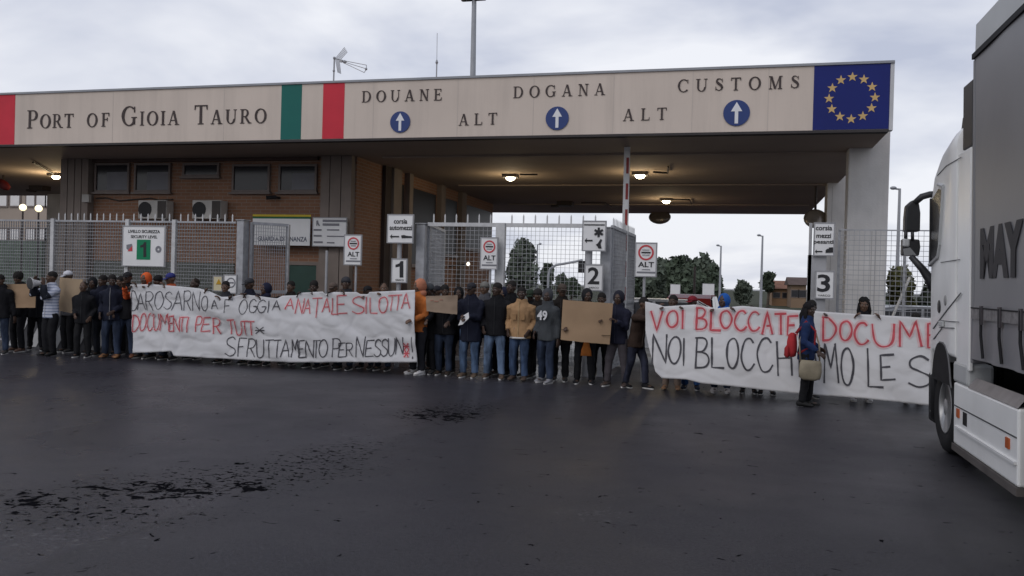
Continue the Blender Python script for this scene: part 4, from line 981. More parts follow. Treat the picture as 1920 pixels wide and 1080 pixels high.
def seam(p, q, r_=.0045): ln.tube([T(*p)+Vector((-.004, 0, 0)), T(*q)+Vector((-.004, 0, 0))], r_, 5)
seam((1769, 488), (1805, 482)); seam((1752, 612), (1780, 576), .007); seam((1780, 576), (1806, 545), .007); seam((1767, 597), (1801, 599.5)); seam((1764, 610), (1792, 611), .006); seam((1752, 632), (1768, 612), .006)
seam((1766, 325), (1784, 306)); seam((1784, 306), (1812, 290))
ln.build('panel_seam', mat('cab panel gap', (.16, .16, .165), .7, .2, 0), cab)
q = T(1764, 571); MB().ball((XT-.004, q.y, q.z), (.012, .07, .075), 14, 8).build('fuel_cap', M_blackp, cab, True)
q = T(1776, 559); MB().ball((XT-.004, q.y, q.z), (.012, .045, .06), 12, 8).build('door_lock', mat('grey lock', (.25, .25, .25), .5, .4, .1, 4), cab, True)
q = T(1770, 603); bevel(MB().box((XT-.03, q.y-.09, q.z-.03), (XT-.001, q.y+.09, q.z+.03)).build('door_handle', M_cabg, cab), .008)
# wheel arch
arc_ = [(YWH+.03+.46*math.copysign(abs(math.cos(R(a)))**.75, math.cos(R(a))), .50+.74*math.sin(R(a))**.85) for a in range(24, 157, 12)]
side(arc_+[(YWH-.43, .80), (YWH+.49, .80)], 'wheel_arch', M_drk, th=.004, off=.002)
MB().box((XT+.45, YWH-.62, .45), (XT+.9, YWH+.60, 1.12)).build('wheel_well', M_drk, truck)
MB().rings([sect(*q_) for q_ in ((10.90, XT-.006, .30, .84, .05), (11.3, XT+.055, .30, .84, .05), (11.55, XT+.145, .30, .84, .05), (11.78, XT+.285, .30, .82, .05), (11.95, XT+.45, .32, .80, .05), (12.02, XT+.62, .36, .76, .05))]).build('bumper', M_blackp, truck, True)
lip = MB(); lip.tube([(XT-.001, y, z) for y, z in arc_[5:]]+[(XT-.001, YWH-.44, .78)], .010, 8); lip.build('fender_lip', mat('dark grey trim', (.12, .12, .125), .6, .3, .1, 4), truck)
bevel(MB().box((XT+.03, 10.87, .26), (XT+.5, 11.2, .82)).build('front_step', M_drk, truck), .03)
q = P(1744, 768, 11.0); MB().ball((XT+.03, 10.95, .40), (.03, .04, .05), 12, 8).build('marker_lamp', M_white, truck, True)
# side fairing closing the gap to the trailer
bevel(MB().box((XT+.01, 9.30, 1.02), (XT+.05, 9.79, 3.24)).build('side_fairing', M_cab, truck), .012)
bevel(MB().box((XT+.012, 9.26, 3.25), (XT+.05, 9.62, 3.9)).build('fairing_extension', M_blackp, truck), .012)
df = MB().prism([(XT+.12, 9.62, 3.50), (XT+.12, 10.22, 3.45), (XT+.14, 10.22, 3.70), (XT+.2, 9.85, 3.92), (XT+.2, 9.62, 3.92)], (WT-.3, 0, 0)).build('roof_deflector', M_blackp, truck); bevel(df, .03)
# mirrors on their arm
YM = 11.35
m0 = lambda x, y, Y=YM: P(x, y, Y)
arm = MB().tube([m0(1766, 362), m0(1750, 361), m0(1735, 365), m0(1722, 376)], [.05, .04, .04, .035], 8)
arm2 = MB(); arm2.tube([m0(1756, 540), m0(1748, 522), m0(1733, 500), m0(1712, 476)], [.07, .06, .045, .035], 8).tube([m0(1716, 430), m0(1716, 446)], .02, 8).tube([m0(1704, 428), m0(1703, 446)], .018, 8)
arm.build('mirror_arm', M_blackp, truck, True); arm2.build('mirror_arm', M_blackp, truck, True)
def shell(pts, nm, m, d=.16):
    o = MB().prism([m0(*p) for p in pts], (0, d, 0)).build(nm, m, truck); bevel(o, .02, 3); return o
up_ = shell([(1706, 381), (1719, 370), (1730, 376), (1732.5, 395), (1731, 430), (1702, 430), (1703, 405)], 'mirror', M_blackp)
lo_ = shell([(1698, 443), (1730, 445), (1731, 460), (1728, 476), (1696.5, 474)], 'mirror', M_blackp)
shell([(1698, 442), (1711, 443.5), (1710, 459), (1697, 458)], 'mirror_lamp', M_cabg, .05).location = (0, -.02, 0)
sh = MB().prism([m0(*p)+Vector((0, -.012, 0)) for p in ((1711, 460), (1723, 475), (1699, 474), (1698, 462))], (0, .02, 0)).build('mirror_trim', mat('mirror trim grey', (.22, .225, .23), .4, .5, .05, 3), lo_)
# chassis side panel with steps
y0s, y1s, zs0, zs1 = 7.74, 9.84, .22, .86
sk = MB().box((XT-.0, y0s, zs0), (XT+.10, y1s, zs1)).build('side_skirt', M_cab, truck); bevel(sk, .02)
MB().box((XT-.012, y0s-.01, zs0-.07), (XT+.11, y1s+.02, zs0-.002)).build('skirt_edge', mat('brown grey rubber edge', (.10, .09, .085), .7, .2, .2, 4), sk)
gv = MB().box((XT-.0045, y0s+.02, .615), (XT-.0005, y1s-.02, .627)).build('groove', mat('panel gap', (.07, .07, .075)), sk)
MB().box((XT-.022, y0s+.02, .40), (XT-.001, y1s-.12, .425)).build('step_edge', mat('bright step edge', (.72, .72, .71), .4, .4, .05, 3), sk)
MB().prism([(XT+.0, y0s+.01, zs1+.002), (XT+.075, y0s+.01, zs1+.10), (XT+.075, y1s-.55, zs1+.10), (XT+.0, y1s-.55, zs1+.002)], (0, 0, -.001)).build('tread_plate', mat('dusty tread plate', (.26, .24, .235), .55, .4, .15, 6, metal=.3), sk)
bevel(MB().box((XT+.002, y1s-.50, zs1+.001), (XT+.25, y1s+.05, zs1+.22)).build('skirt_corner', M_cabg, sk), .03)
yk = T(1808, 776).y; MB().box((XT-.004, yk-.08, .47), (XT-.0005, yk+.07, .60)).build('step_slot', M_dark, sk)
M_or = mat('orange reflector', (.42, .09, .02), .4, .5, .1, 8)
for px, py in ((1796, 770), (1889, 825)):
    q = T(px, py); MB().box((XT-.012, q.y-.05, q.z-.045), (XT-.001, q.y+.05, q.z+.045)).build('side_marker', M_or, sk)
MB().box((XT+.12, y0s, .30), (XT+WT-.12, 9.95, .80)).build('tank_bay', M_drk, truck)
MB().box((XT+.62, 6.6, .5), (XT+WT-.62, 11.4, .98)).build('frame_rail', M_drk, truck)
MB().tube([(XT+.10, 9.80, 1.05), (XT+.16, 9.95, .98), (XT+.13, 10.05, .92), (XT+.06, 10.15, .90)], .05, 8).build('mudguard_stay', M_drk, truck)
MB().box((XT+.05, 9.55, .86), (XT+.32, 9.80, 1.12)).build('air_filter', M_drk, truck)

# the cab and trailer lean a little on their springs
for ch in list(truck.children):
    if ch.name.split('.')[0] != 'wheel':
        a = -R(1.1); p = Vector((0, 0, .9)); m_ = Matrix.Rotation(a, 3, 'Y')
        ch.rotation_euler = (0, a, 0); ch.location = Vector(ch.location)+(p-m_ @ p)
# ------------------------------------------------------------------ banners with hand painted words
STROKES = {
 'A': [[(0, 0), (.48, 1), (1, 0)], [(.16, .36), (.84, .38)]], 'B': [[(.05, 0), (.08, 1)], [(.0, .98), (.6, .97), (.85, .8), (.6, .56), (.1, .52)], [(.1, .52), (.75, .46), (.98, .24), (.7, .03), (0, 0)]],
 'C': [[(.95, .85), (.7, .99), (.35, .93), (.06, .6), (.06, .3), (.35, .02), (.7, .02), (1, .2)]], 'D': [[(.06, 0), (.1, 1)], [(0, .98), (.5, .93), (.95, .6), (.9, .3), (.5, .03), (.02, 0)]],
 'E': [[(1, 1), (.1, .97), (.02, .0), (1, .03)], [(.08, .5), (.75, .52)]], 'F': [[(.05, 0), (.1, 1), (1, .98)], [(.08, .52), (.75, .55)]],
 'G': [[(.95, .85), (.6, 1), (.15, .8), (.0, .35), (.3, .02), (.75, .05), (.98, .3), (.98, .46), (.55, .45)]], 'H': [[(.05, 0), (.05, 1)], [(.95, 0), (.95, 1)], [(.05, .5), (.95, .52)]],
 'I': [[(.5, 0), (.5, 1)]], 'L': [[(.08, 1), (.03, .02), (1, 0)]], 'M': [[(0, 0), (.14, 1), (.5, .38), (.86, 1), (1, 0)]], 'N': [[(0, 0), (.06, 1), (.93, 0), (1, 1)]],
 'O': [[(.55, 1), (.15, .85), (0, .45), (.2, .08), (.55, 0), (.88, .2), (1, .55), (.85, .88), (.55, 1)]], 'P': [[(.06, 0), (.08, 1)], [(0, .97), (.7, .98), (1, .78), (.75, .5), (.1, .44)]],
 'R': [[(.06, 0), (.08, 1)], [(0, .97), (.7, .98), (1, .78), (.7, .52), (.1, .48)], [(.4, .5), (1, 0)]], 'S': [[(.95, .86), (.6, 1), (.12, .88), (.1, .65), (.5, .5), (.95, .33), (.9, .1), (.45, 0), (0, .14)]],
 'T': [[(0, .98), (1, 1)], [(.5, 1), (.48, 0)]], 'U': [[(.02, 1), (.05, .3), (.3, .0), (.7, .02), (.95, .3), (1, 1)]], 'V': [[(0, 1), (.5, 0), (1, 1)]],
 '*': [[(.1, .1), (.9, .9)], [(.1, .9), (.9, .1)], [(0, .5), (1, .5)]], '!': [[(.5, 1), (.5, .3)], [(.3, .05), (.7, .05)], [(.5, .12), (.5, 0)]],
}
def catmull(pts, step=5):
    if len(pts) < 3: 
        (x0, y0), (x1, y1) = pts; return [(x0+(x1-x0)*i/6, y0+(y1-y0)*i/6) for i in range(7)]
    out = []; q = [pts[0]]+list(pts)+[pts[-1]]
    if pts[0] == pts[-1]: q[0] = pts[-2]; q[-1] = pts[1]
    for i in range(1, len(q)-2):
        p0, p1, p2, p3 = q[i-1:i+3]
        for s in range(step):
            t = s/step
            out.append(tuple(.5*((2*p1[k])+(-p0[k]+p2[k])*t+(2*p0[k]-5*p1[k]+4*p2[k]-p3[k])*t*t+(-p0[k]+3*p1[k]-3*p2[k]+p3[k])*t**3) for k in (0, 1)))
    out.append(pts[-1]); return out
SHARP = set('AEFHILMNTV*!')
def interp(tbl, x):
    if x <= tbl[0][0]: return tbl[0][1]
    for (x0, y0), (x1, y1) in zip(tbl[:-1], tbl[1:]):
        if x <= x1: return y0+(y1-y0)*(x-x0)/max(1e-9, x1-x0)
    return tbl[-1][1]
class Banner:
    def __init__(s, Y, top, bot, xl, xr_, seed, amp, tilt=.1):
        s.tilt = tilt; s.Y, s.seed, s.amp = Y, seed, amp
        W = lambda q: [(P(x, y, Y).x, P(x, y, Y).z) for x, y in q]
        s.top, s.bot = W(top), W(bot); s.xl = [(z, x) for x, z in W(xl)][::-1]; s.xr = [(z, x) for x, z in W(xr_)][::-1]
    def y(s, x, z):
        zt_, zb_ = interp(s.top, x), interp(s.bot, x); v = (z-zb_)/max(.2, zt_-zb_); a = s.amp
        f = .030*math.sin(1.9*x+.9*z+s.seed)+.012*math.sin(5.7*x+1.7*z+2*s.seed)
        d = noise.noise(Vector((x*1.1+z*1.6, z*.9-x*.35, s.seed)))*.095+noise.noise(Vector((x*2.6+z*3.6, z*1.4-x*.9, s.seed+4)))*.038+noise.noise(Vector((x*1.2, z*7.5+x*.7, s.seed+9)))*.013
        q_ = noise.noise(Vector((x*1.7+z*2.6, z*1.9-x*.9, s.seed+20))); d += .017*max(0, 1-abs(q_)*7); q_ = noise.noise(Vector((x*2.3-z*1.2, z*4.2+x*.6, s.seed+31))); d -= .008*max(0, 1-abs(q_)*6)
        sag = .03*math.sin(3.1*x+s.seed)*v*v
        return s.Y+a*(f+d+sag)-s.tilt*min(1.1, max(-.1, 1-v))
    def pt(s, u, v):
        x_top = s.top[0][0]+(s.top[-1][0]-s.top[0][0])*u; x_bot = s.bot[0][0]+(s.bot[-1][0]-s.bot[0][0])*u
        zt_, zb_ = interp(s.top, x_top), interp(s.bot, x_bot); z = zb_+(zt_-zb_)*v
        xl_, xr2 = interp(s.xl, z), interp(s.xr, z); x = xl_+(xr2-xl_)*u
        return Vector((x, s.y(x, z), z))
    def build(s, m, label, nx=230, nz_=44):
        vs = []; fs = []
        for j in range(nz_+1):
            for i in range(nx+1): vs.append(s.pt(i/nx, j/nz_))
        k = nx+1
        for j in range(nz_):
            for i in range(nx): fs.append((j*k+i, j*k+i+1, (j+1)*k+i+1, (j+1)*k+i))
        n = len(vs); vs += [v+Vector((0, .004, 0)) for v in vs]; fs += [tuple(q+n for q in f[::-1]) for f in fs]
        rim = [i for i in range(nx+1)]+[j*k+nx for j in range(1, nz_+1)]+[nz_*k+i for i in range(nx-1, -1, -1)]+[j*k for j in range(nz_-1, 0, -1)]
        for a, b in zip(rim, rim[1:]+rim[:1]): fs.append((b, a, a+n, b+n))
        o = MB().add(vs, fs).build('protest_banner', m, None, True); return tag(o, label, 'banner', 'painted cloth banners')
    def word(s, items, m, wd, parent, halo=None, seed=1, words=None):
        if words:
            i = 0
            for n in words: s.word(items[i:i+n], m, wd, parent, halo, seed*10+i); i += n
            return
        """items: (letter, px x0, x1, y top, y bottom)"""
        r_ = random.Random(seed); mb = MB(); hb = MB(); k = 0
        for ch, x0, x1, y0, y1 in items:
            sl = r_.uniform(-.06, .06)
            for st_ in STROKES[ch]:
                k += 1; jx = r_.uniform(-.03, .03)
                ctrl = [(a+jx+r_.uniform(-.03, .03), b) for a, b in st_]
                if st_[0] == st_[-1]: ctrl[-1] = ctrl[0]
                if ch in SHARP:
                    pts = []
                    for p, q in zip(ctrl[:-1], ctrl[1:]): pts += [(p[0]+(q[0]-p[0])*t/6, p[1]+(q[1]-p[1])*t/6) for t in range(6)]
                    pts.append(ctrl[-1])
                else: pts = catmull(ctrl)
                W_ = []
                for a, b in pts:
                    c = P(x0+(a+sl*(b-.5))*(x1-x0), y1+(y0-y1)*b, s.Y); W_.append((c.x, c.z))
                for tgt, wid, off in ((mb, wd*.85, .0085+.0006*(k % 9)),)+(((hb, wd*2.3, .0045+.0003*(k % 9)),) if halo else ()):
                    vs = []; fs = []; L = len(W_)
                    for i, (x, z) in enumerate(W_):
                        a, b = W_[max(0, i-1)], W_[min(L-1, i+1)]; t = Vector((b[0]-a[0], b[1]-a[1])); t = t.normalized() if t.length > 1e-9 else Vector((1, 0)); q = Vector((-t.y, t.x))
                        h_ = wid*.5*(1+.55*noise.noise(Vector((x*7, z*7, k))))
                        for sg in (1, -1):
                            X_, Z_ = x+q.x*h_*sg, z+q.y*h_*sg; vs.append((X_, s.y(X_, Z_)-off, Z_))
                    for i in range(L-1): fs.append((2*i, 2*i+1, 2*i+3, 2*i+2))
                    tgt.add(vs, fs)
        if halo: hb.build('spray_halo', halo, parent)
        return mb.build('lettering', m, parent)
M_cloth = mat('white bed sheet cloth', (.56, .555, .56), .85, .15, .05, 2.0, bump=.05, bscale=30)
M_cloth2 = mat('white plastic sheet cloth', (.60, .59, .585), .8, .2, .05, 2.0, bump=.05, bscale=30)
M_spray = mat('black spray paint', (.075, .072, .08), .8, .15, .2, 9); M_sprayr = mat('red spray paint', (.48, .085, .10), .8, .15, .15, 9)
M_halo = mat('pink overspray', (.62, .45, .45), .85, .15, .1, 9)
YB1, YB2 = 14.55, 14.2
top1 = [(247, 533.5), (287, 533), (339, 537.5), (373, 541), (391, 546), (414, 556.5), (437, 556), (454, 551.5), (482, 554.5), (505, 558), (518, 559.5), (527, 554.5), (554, 553.5), (558, 549), (605, 546.5), (608, 551.5), (626, 547.5), (669, 547.5), (674, 551.5), (689, 551.5), (692, 547.5), (777, 543.5)]
bot1 = [(257, 661), (300, 659.5), (330, 657.5), (333.5, 666.5), (402, 671), (480, 675), (550, 678.5), (700, 678.5), (784, 679)]
bn1 = Banner(YB1, top1, bot1, [(247, 533.5), (250.5, 590), (257, 661)], [(777, 543.5), (781, 600), (784, 679)], 1.0, .85)
ban1 = bn1.build(M_cloth, 'left crumpled white banner with thin black and red words in three lines')
c6 = lambda s_: [(c, 230+a/3.484, 230+b/3.484, 390+t/3.484, 390+o/3.484) for c, a, b, t, o in s_]
c7 = lambda s_: [(c, 500+a/3.484, 500+b/3.484, 390+t/3.484, 390+o/3.484) for c, a, b, t, o in s_]
bn1.word(c6([('D', 68, 112, 537, 670), ('A', 108, 158, 555, 665), ('R', 165, 212, 545, 668), ('O', 222, 270, 545, 660), ('S', 282, 325, 548, 660), ('A', 328, 385, 540, 668), ('R', 392, 440, 540, 670), ('N', 452, 505, 545, 672), ('O', 518, 565, 575, 670), ('A', 592, 632, 600, 660),
              ('F', 672, 722, 598, 685), ('O', 776, 826, 598, 692), ('G', 838, 888, 595, 682), ('G', 896, 948, 600, 682), ('I', 955, 970, 605, 682), ('A', 985, 1040, 602, 668)]), M_spray, .018, ban1, None, 3, [2, 7, 1, 6])
bn1.word(c7([('A', 128, 176, 592, 662), ('N', 195, 240, 590, 690), ('A', 244, 288, 595, 690), ('T', 298, 368, 588, 715), ('A', 370, 420, 588, 680), ('L', 430, 472, 588, 695), ('E', 462, 528, 570, 690), ('S', 562, 640, 580, 690), ('I', 644, 658, 580, 690), ('L', 674, 724, 585, 688), ('O', 734, 790, 582, 684), ('T', 790, 838, 572, 672), ('T', 834, 880, 568, 668), ('A', 884, 940, 558, 656)]),
         M_sprayr, .018, ban1, M_halo, 4, [1, 6, 2, 5])
bn1.word(c6([('D', 78, 122, 698, 806), ('O', 124, 160, 690, 800), ('C', 168, 204, 690, 800), ('U', 212, 250, 690, 795), ('M', 254, 314, 690, 800), ('E', 316, 348, 705, 805), ('N', 346, 388, 708, 808), ('T', 384, 426, 712, 808), ('I', 428, 440, 712, 812), ('P', 480, 516, 708, 808), ('E', 520, 574, 715, 806), ('R', 588, 640, 720, 822), ('T', 688, 742, 730, 824), ('U', 744, 792, 738, 828), ('T', 794, 842, 738, 830), ('T', 838, 884, 740, 830)]),
         M_sprayr, .021, ban1, M_halo, 5, [9, 3, 4])
bn1.word(c6([('*', 885, 950, 770, 825), ('S', 680, 748, 842, 965), ('F', 762, 818, 848, 968), ('R', 828, 884, 852, 970), ('U', 894, 948, 856, 972), ('T', 955, 1010, 858, 975), ('T', 1010, 1056, 860, 975)])+c7([('A', 116, 168, 858, 970), ('M', 180, 226, 855, 972), ('E', 228, 268, 862, 975), ('N', 270, 328, 862, 976), ('T', 322, 370, 862, 975), ('O', 360, 414, 858, 970), ('P', 440, 494, 850, 972), ('E', 478, 524, 880, 972), ('R', 526, 572, 880, 968), ('N', 596, 652, 838, 972), ('E', 656, 708, 862, 968), ('S', 712, 754, 858, 968), ('S', 756, 796, 856, 966), ('U', 798, 840, 850, 962), ('N', 846, 898, 842, 955), ('!', 945, 970, 840, 985)]), M_spray, .022, ban1, None, 7, [1, 12, 3, 6, 1])
bn1.word(c7([('*', 898, 938, 876, 930), ('*', 900, 936, 918, 980)]), M_sprayr, .024, ban1, M_halo, 8)
top2 = [(1210, 565.4), (1228, 569), (1244.5, 574.5), (1303, 571), (1344, 578), (1392, 573.5), (1440, 578), (1496, 582), (1524, 583), (1609, 589), (1651, 591), (1743, 596.5), (1790, 599)]
bot2 = [(1232.5, 693), (1244.5, 705), (1289, 707), (1316.5, 714), (1371, 719), (1440, 727.5), (1503, 734), (1616, 742), (1743, 755.5), (1790, 760)]
bn2 = Banner(YB2, top2, bot2, [(1210, 565.4), (1212, 620), (1219, 650), (1232.5, 693)], [(1790, 599), (1790, 760)], 5.3, .5, .36)
ban2 = bn2.build(M_cloth2, 'right taut white banner with large red words over large black words')
d2 = lambda s_: [(c, 1200+a/2.919, 1200+b/2.919, 390+t/2.919, 390+o/2.919) for c, a, b, t, o in s_]
d3 = lambda s_: [(c, 1440+a/2.84, 1440+b/2.84, 390+t/2.84, 390+o/2.84) for c, a, b, t, o in s_]
bn2.word(d2([('V', 64, 128, 562, 668), ('O', 150, 210, 562, 650), ('I', 228, 242, 556, 660), ('B', 308, 368, 545, 662), ('L', 384, 442, 552, 668), ('O', 440, 502, 562, 656), ('C', 518, 584, 562, 668), ('C', 588, 652, 568, 670), ('A', 668, 724, 568, 690), ('T', 738, 802, 578, 692), ('E', 804, 864, 590, 694)])
         + d3([('D', 285, 362, 580, 702), ('O', 380, 442, 602, 702), ('C', 452, 530, 610, 722), ('U', 552, 668, 615, 732), ('M', 692, 808, 600, 736), ('E', 840, 905, 612, 740)]), M_sprayr, .036, ban2, M_halo, 9, [3, 8, 6])
bn2.word(d2([('N', 74, 152, 688, 842), ('O', 162, 228, 702, 842), ('I', 236, 252, 708, 855), ('B', 306, 382, 704, 864), ('L', 394, 464, 704, 866), ('O', 474, 538, 710, 866), ('C', 550, 624, 710, 876), ('C', 638, 722, 708, 886), ('H', 742, 826, 726, 908), ('I', 858, 874, 790, 914)])
         + d3([('A', 208, 262, 718, 905), ('M', 288, 364, 718, 922), ('O', 378, 442, 742, 930), ('L', 514, 592, 742, 942), ('E', 580, 658, 775, 905), ('S', 732, 852, 784, 942)]), M_spray, .032, ban2, None, 10, [3, 10, 2, 1])

# ------------------------------------------------------------------ cardboard placards
M_card = [mat('brown cardboard', (.33, .225, .14), .85, .15, .08, 2.5), mat('grey brown cardboard', (.30, .225, .165), .85, .15, .08, 2.5), mat('pale cardboard', (.38, .285, .19), .85, .15, .08, 2.5)]
def placard(quad, Y, m, label, bend=.03, tears=True):
    """quad: four corners in order top left, top right, bottom right, bottom left"""
    c = [P(x, y, Y) for x, y in quad]; n = 14; vs = []; fs = []
    for j in range(n+1):
        for i in range(n+1):
            u, v = i/n, j/n; p = (c[3]*(1-u)+c[2]*u)*(1-v)+(c[0]*(1-u)+c[1]*u)*v
            p = p+Vector((0, bend*math.sin(u*math.pi)*-1+.012*noise.noise(Vector((u*3, v*3, quad[0][0]))), .006*noise.noise(Vector((u*9, quad[0][0], 1))) if j in (0, n) else 0)); vs.append(p)
    k = n+1
    for j in range(n):
        for i in range(n): fs.append((j*k+i, j*k+i+1, (j+1)*k+i+1, (j+1)*k+i))
    q = len(vs); vs += [v+Vector((0, .007, 0)) for v in vs]; fs += [tuple(a+q for a in f[::-1]) for f in fs]
    rim = list(range(n+1))+[j*k+n for j in range(1, n+1)]+[n*k+i for i in range(n-1, -1, -1)]+[j*k for j in range(n-1, 0, -1)]
    for a, b in zip(rim, rim[1:]+rim[:1]): fs.append((b, a, a+q, b+q))
    o = MB().add(vs, fs).build('cardboard_placard', m); tag(o, label, 'placard', 'cardboard placards'); return o
placard([(11, 533), (68, 532), (66, 577), (14, 577)], 14.45, M_card[0], 'brown cardboard placard held at the far left beside the megaphone man')
placard([(112, 520), (155, 524), (150, 590), (110, 582)], 14.75, M_card[2], 'cardboard placard half hidden behind the megaphone man')
o = placard([(798, 555), (858, 553.5), (857, 589.5), (800, 583.5)], 14.5, M_card[1], 'small cardboard placard with faint red writing beside the orange jacket')
mb = bar_lines(MB(), [(806, 812, 563, 1.2), (814, 822, 565, 1.2), (824, 830, 562, 1.2)], 14.462); mb.build('faint_marks', mat('faint red marks', (.36, .17, .13), .8, .1, 0), o)
o = placard([(1055.5, 562), (1149.5, 569), (1143, 646), (1051, 637)], 14.4, M_card[0], 'largest cardboard placard, blank and creased, held below the lane two sign')
bar_lines(MB(), [(1052.5, 1066, 618.5, .8), (1128, 1144, 629, .8)], 14.366).build('tear', mat('cardboard tear', (.10, .07, .045), .9, .1, 0), o)
# ------------------------------------------------------------------ people
def remeshed(mb, name, voxel, ratio):
    me = mb.mesh('tmp'); o = bpy.data.objects.new('tmp', me); col.objects.link(o)
    r_ = o.modifiers.new('r', 'REMESH'); r_.mode = 'VOXEL'; r_.voxel_size = voxel; r_.use_smooth_shade = True
    s_ = o.modifiers.new('s', 'SMOOTH'); s_.factor = .5; s_.iterations = 2
    if ratio < 1: d_ = o.modifiers.new('d', 'DECIMATE'); d_.ratio = ratio
    dg = bpy.context.evaluated_depsgraph_get(); out = bpy.data.meshes.new_from_object(o.evaluated_get(dg)); out.name = name
    bpy.data.objects.remove(o); bpy.data.meshes.remove(me)
    out.polygons.foreach_set('use_smooth', [True]*len(out.polygons)); return out
def link(name, me, m, parent):
    me.materials.clear(); me.materials.append(m); o = bpy.data.objects.new(name, me); col.objects.link(o); o.parent = parent; return o
def wrinkle(me, amp, seed, f=9.0):
    for v in me.vertices:
        p = v.co; n_ = noise.noise(Vector((p.x*f, p.y*f, p.z*f*.75+seed)))+.6*noise.noise(Vector((p.x*f*2.1+seed, p.y*f*2.1, p.z*f*2.6)))
        v.co = p+v.normal*(amp*n_)
def ell(mb, stn, n=18):
    mb.rings([[(cx+rx*math.cos(2*math.pi*j/n), cy+ry*math.sin(2*math.pi*j/n), z) for j in range(n)] for z, rx, ry, cx, cy in stn]); return mb
def stripes():
    m = mat('pale striped cloth', (.46, .48, .55), .85, .15, 0); n = m.node_tree; b = n.nodes['Principled BSDF']; t = n.nodes.new('ShaderNodeTexCoord')
    wv = n.nodes.new('ShaderNodeTexWave'); wv.bands_direction = 'Z'; wv.inputs['Scale'].default_value = 5.2; wv.inputs['Distortion'].default_value = .6
    n.links.new(t.outputs['Object'], wv.inputs['Vector']); r = n.nodes.new('ShaderNodeValToRGB'); n.links.new(wv.outputs['Fac'], r.inputs[0])
    e = r.color_ramp.elements; e[0].position = .06; e[1].position = .18; e[0].color = (.13, .16, .26, 1); e[1].color = (.46, .48, .55, 1); n.links.new(r.outputs[0], b.inputs['Base Color']); return m
def denim(c):
    m = mat('denim %.3f %.3f %.3f' % c, c, .85, .15, 0, bump=.12, bscale=60)
    if m.get('d'): return m
    m['d'] = 1; n = m.node_tree; b = n.nodes['Principled BSDF']; t = n.nodes.new('ShaderNodeTexCoord'); mp = n.nodes.new('ShaderNodeMapping'); mp.inputs['Scale'].default_value = (9, 9, 2.6); n.links.new(t.outputs['Object'], mp.inputs[0])
    z = n.nodes.new('ShaderNodeTexNoise'); z.inputs['Scale'].default_value = 1; z.inputs['Detail'].default_value = 5; n.links.new(mp.outputs[0], z.inputs['Vector']); r = n.nodes.new('ShaderNodeValToRGB'); n.links.new(z.outputs['Fac'], r.inputs[0])
    e = r.color_ramp.elements; e[0].position = .38; e[1].position = .70; e[0].color = (*[q*.75 for q in c], 1); e[1].color = (*[min(1, q*2.1) for q in c], 1); n.links.new(r.outputs[0], b.inputs['Base Color']); return m
def fab(c, rough=.85): return mat('cloth %.3f %.3f %.3f' % c, c, rough, .15, .18, 7.0, bump=.12, bscale=60)
def skinm(c): return mat('skin %.3f %.3f %.3f' % c, c, .5, .35, .10, 12)
SK = [(.065, .037, .025), (.085, .048, .031), (.115, .066, .043), (.05, .030, .022)]
M_eye = mat('eye', (.30, .28, .26), .2, .5, 0); M_sole = mat('white shoe sole', (.62, .61, .59), .6, .3, .1, 8)
def ik(S, W, l1, l2, pole):
    d = W-S; L = d.length
    if L > (l1+l2)*.995: W = S+d*((l1+l2)*.995/L); d = W-S; L = d.length
    a = (l1*l1-l2*l2+L*L)/(2*L); h_ = math.sqrt(max(0, l1*l1-a*a)); u = d.normalized(); p = (pole-u*pole.dot(u)).normalized()
    return S+u*a+p*h_, W
def hand(mb, Wp, d, n_, s):
    d = d.normalized(); n_ = (n_-d*n_.dot(d)).normalized(); a = d.cross(n_)*s
    rg = []
    for t, wx, th in ((-.02, .026, .022), (.02, .034, .019), (.06, .041, .016), (.088, .040, .013)):
        rg.append([Wp+d*t+a*(wx*math.cos(2*math.pi*j/12))+n_*(th*math.sin(2*math.pi*j/12)) for j in range(12)])
    mb.rings(rg)
    for k, ln_ in ((-.030, .92), (-.0105, 1.05), (.0105, 1.0), (.030, .80)):
        b = Wp+d*.08-a*k; p1 = b+d*.042*ln_+n_*.006; p2 = p1+(d*.75+n_*.66)*.030*ln_; p3 = p2+(d*.25+n_*.95)*.024*ln_
        mb.tube([b, p1, p2, p3], [.0105, .0098, .0092, .0078], 8)
    b = Wp+d*.022+a*.030; p1 = b+(d*.62+a*.70+n_*.28)*.038; p2 = p1+(d*.86+a*.15+n_*.45)*.032
    mb.tube([b, p1, p2], [.014, .0115, .0095], 8)
NP = [0]
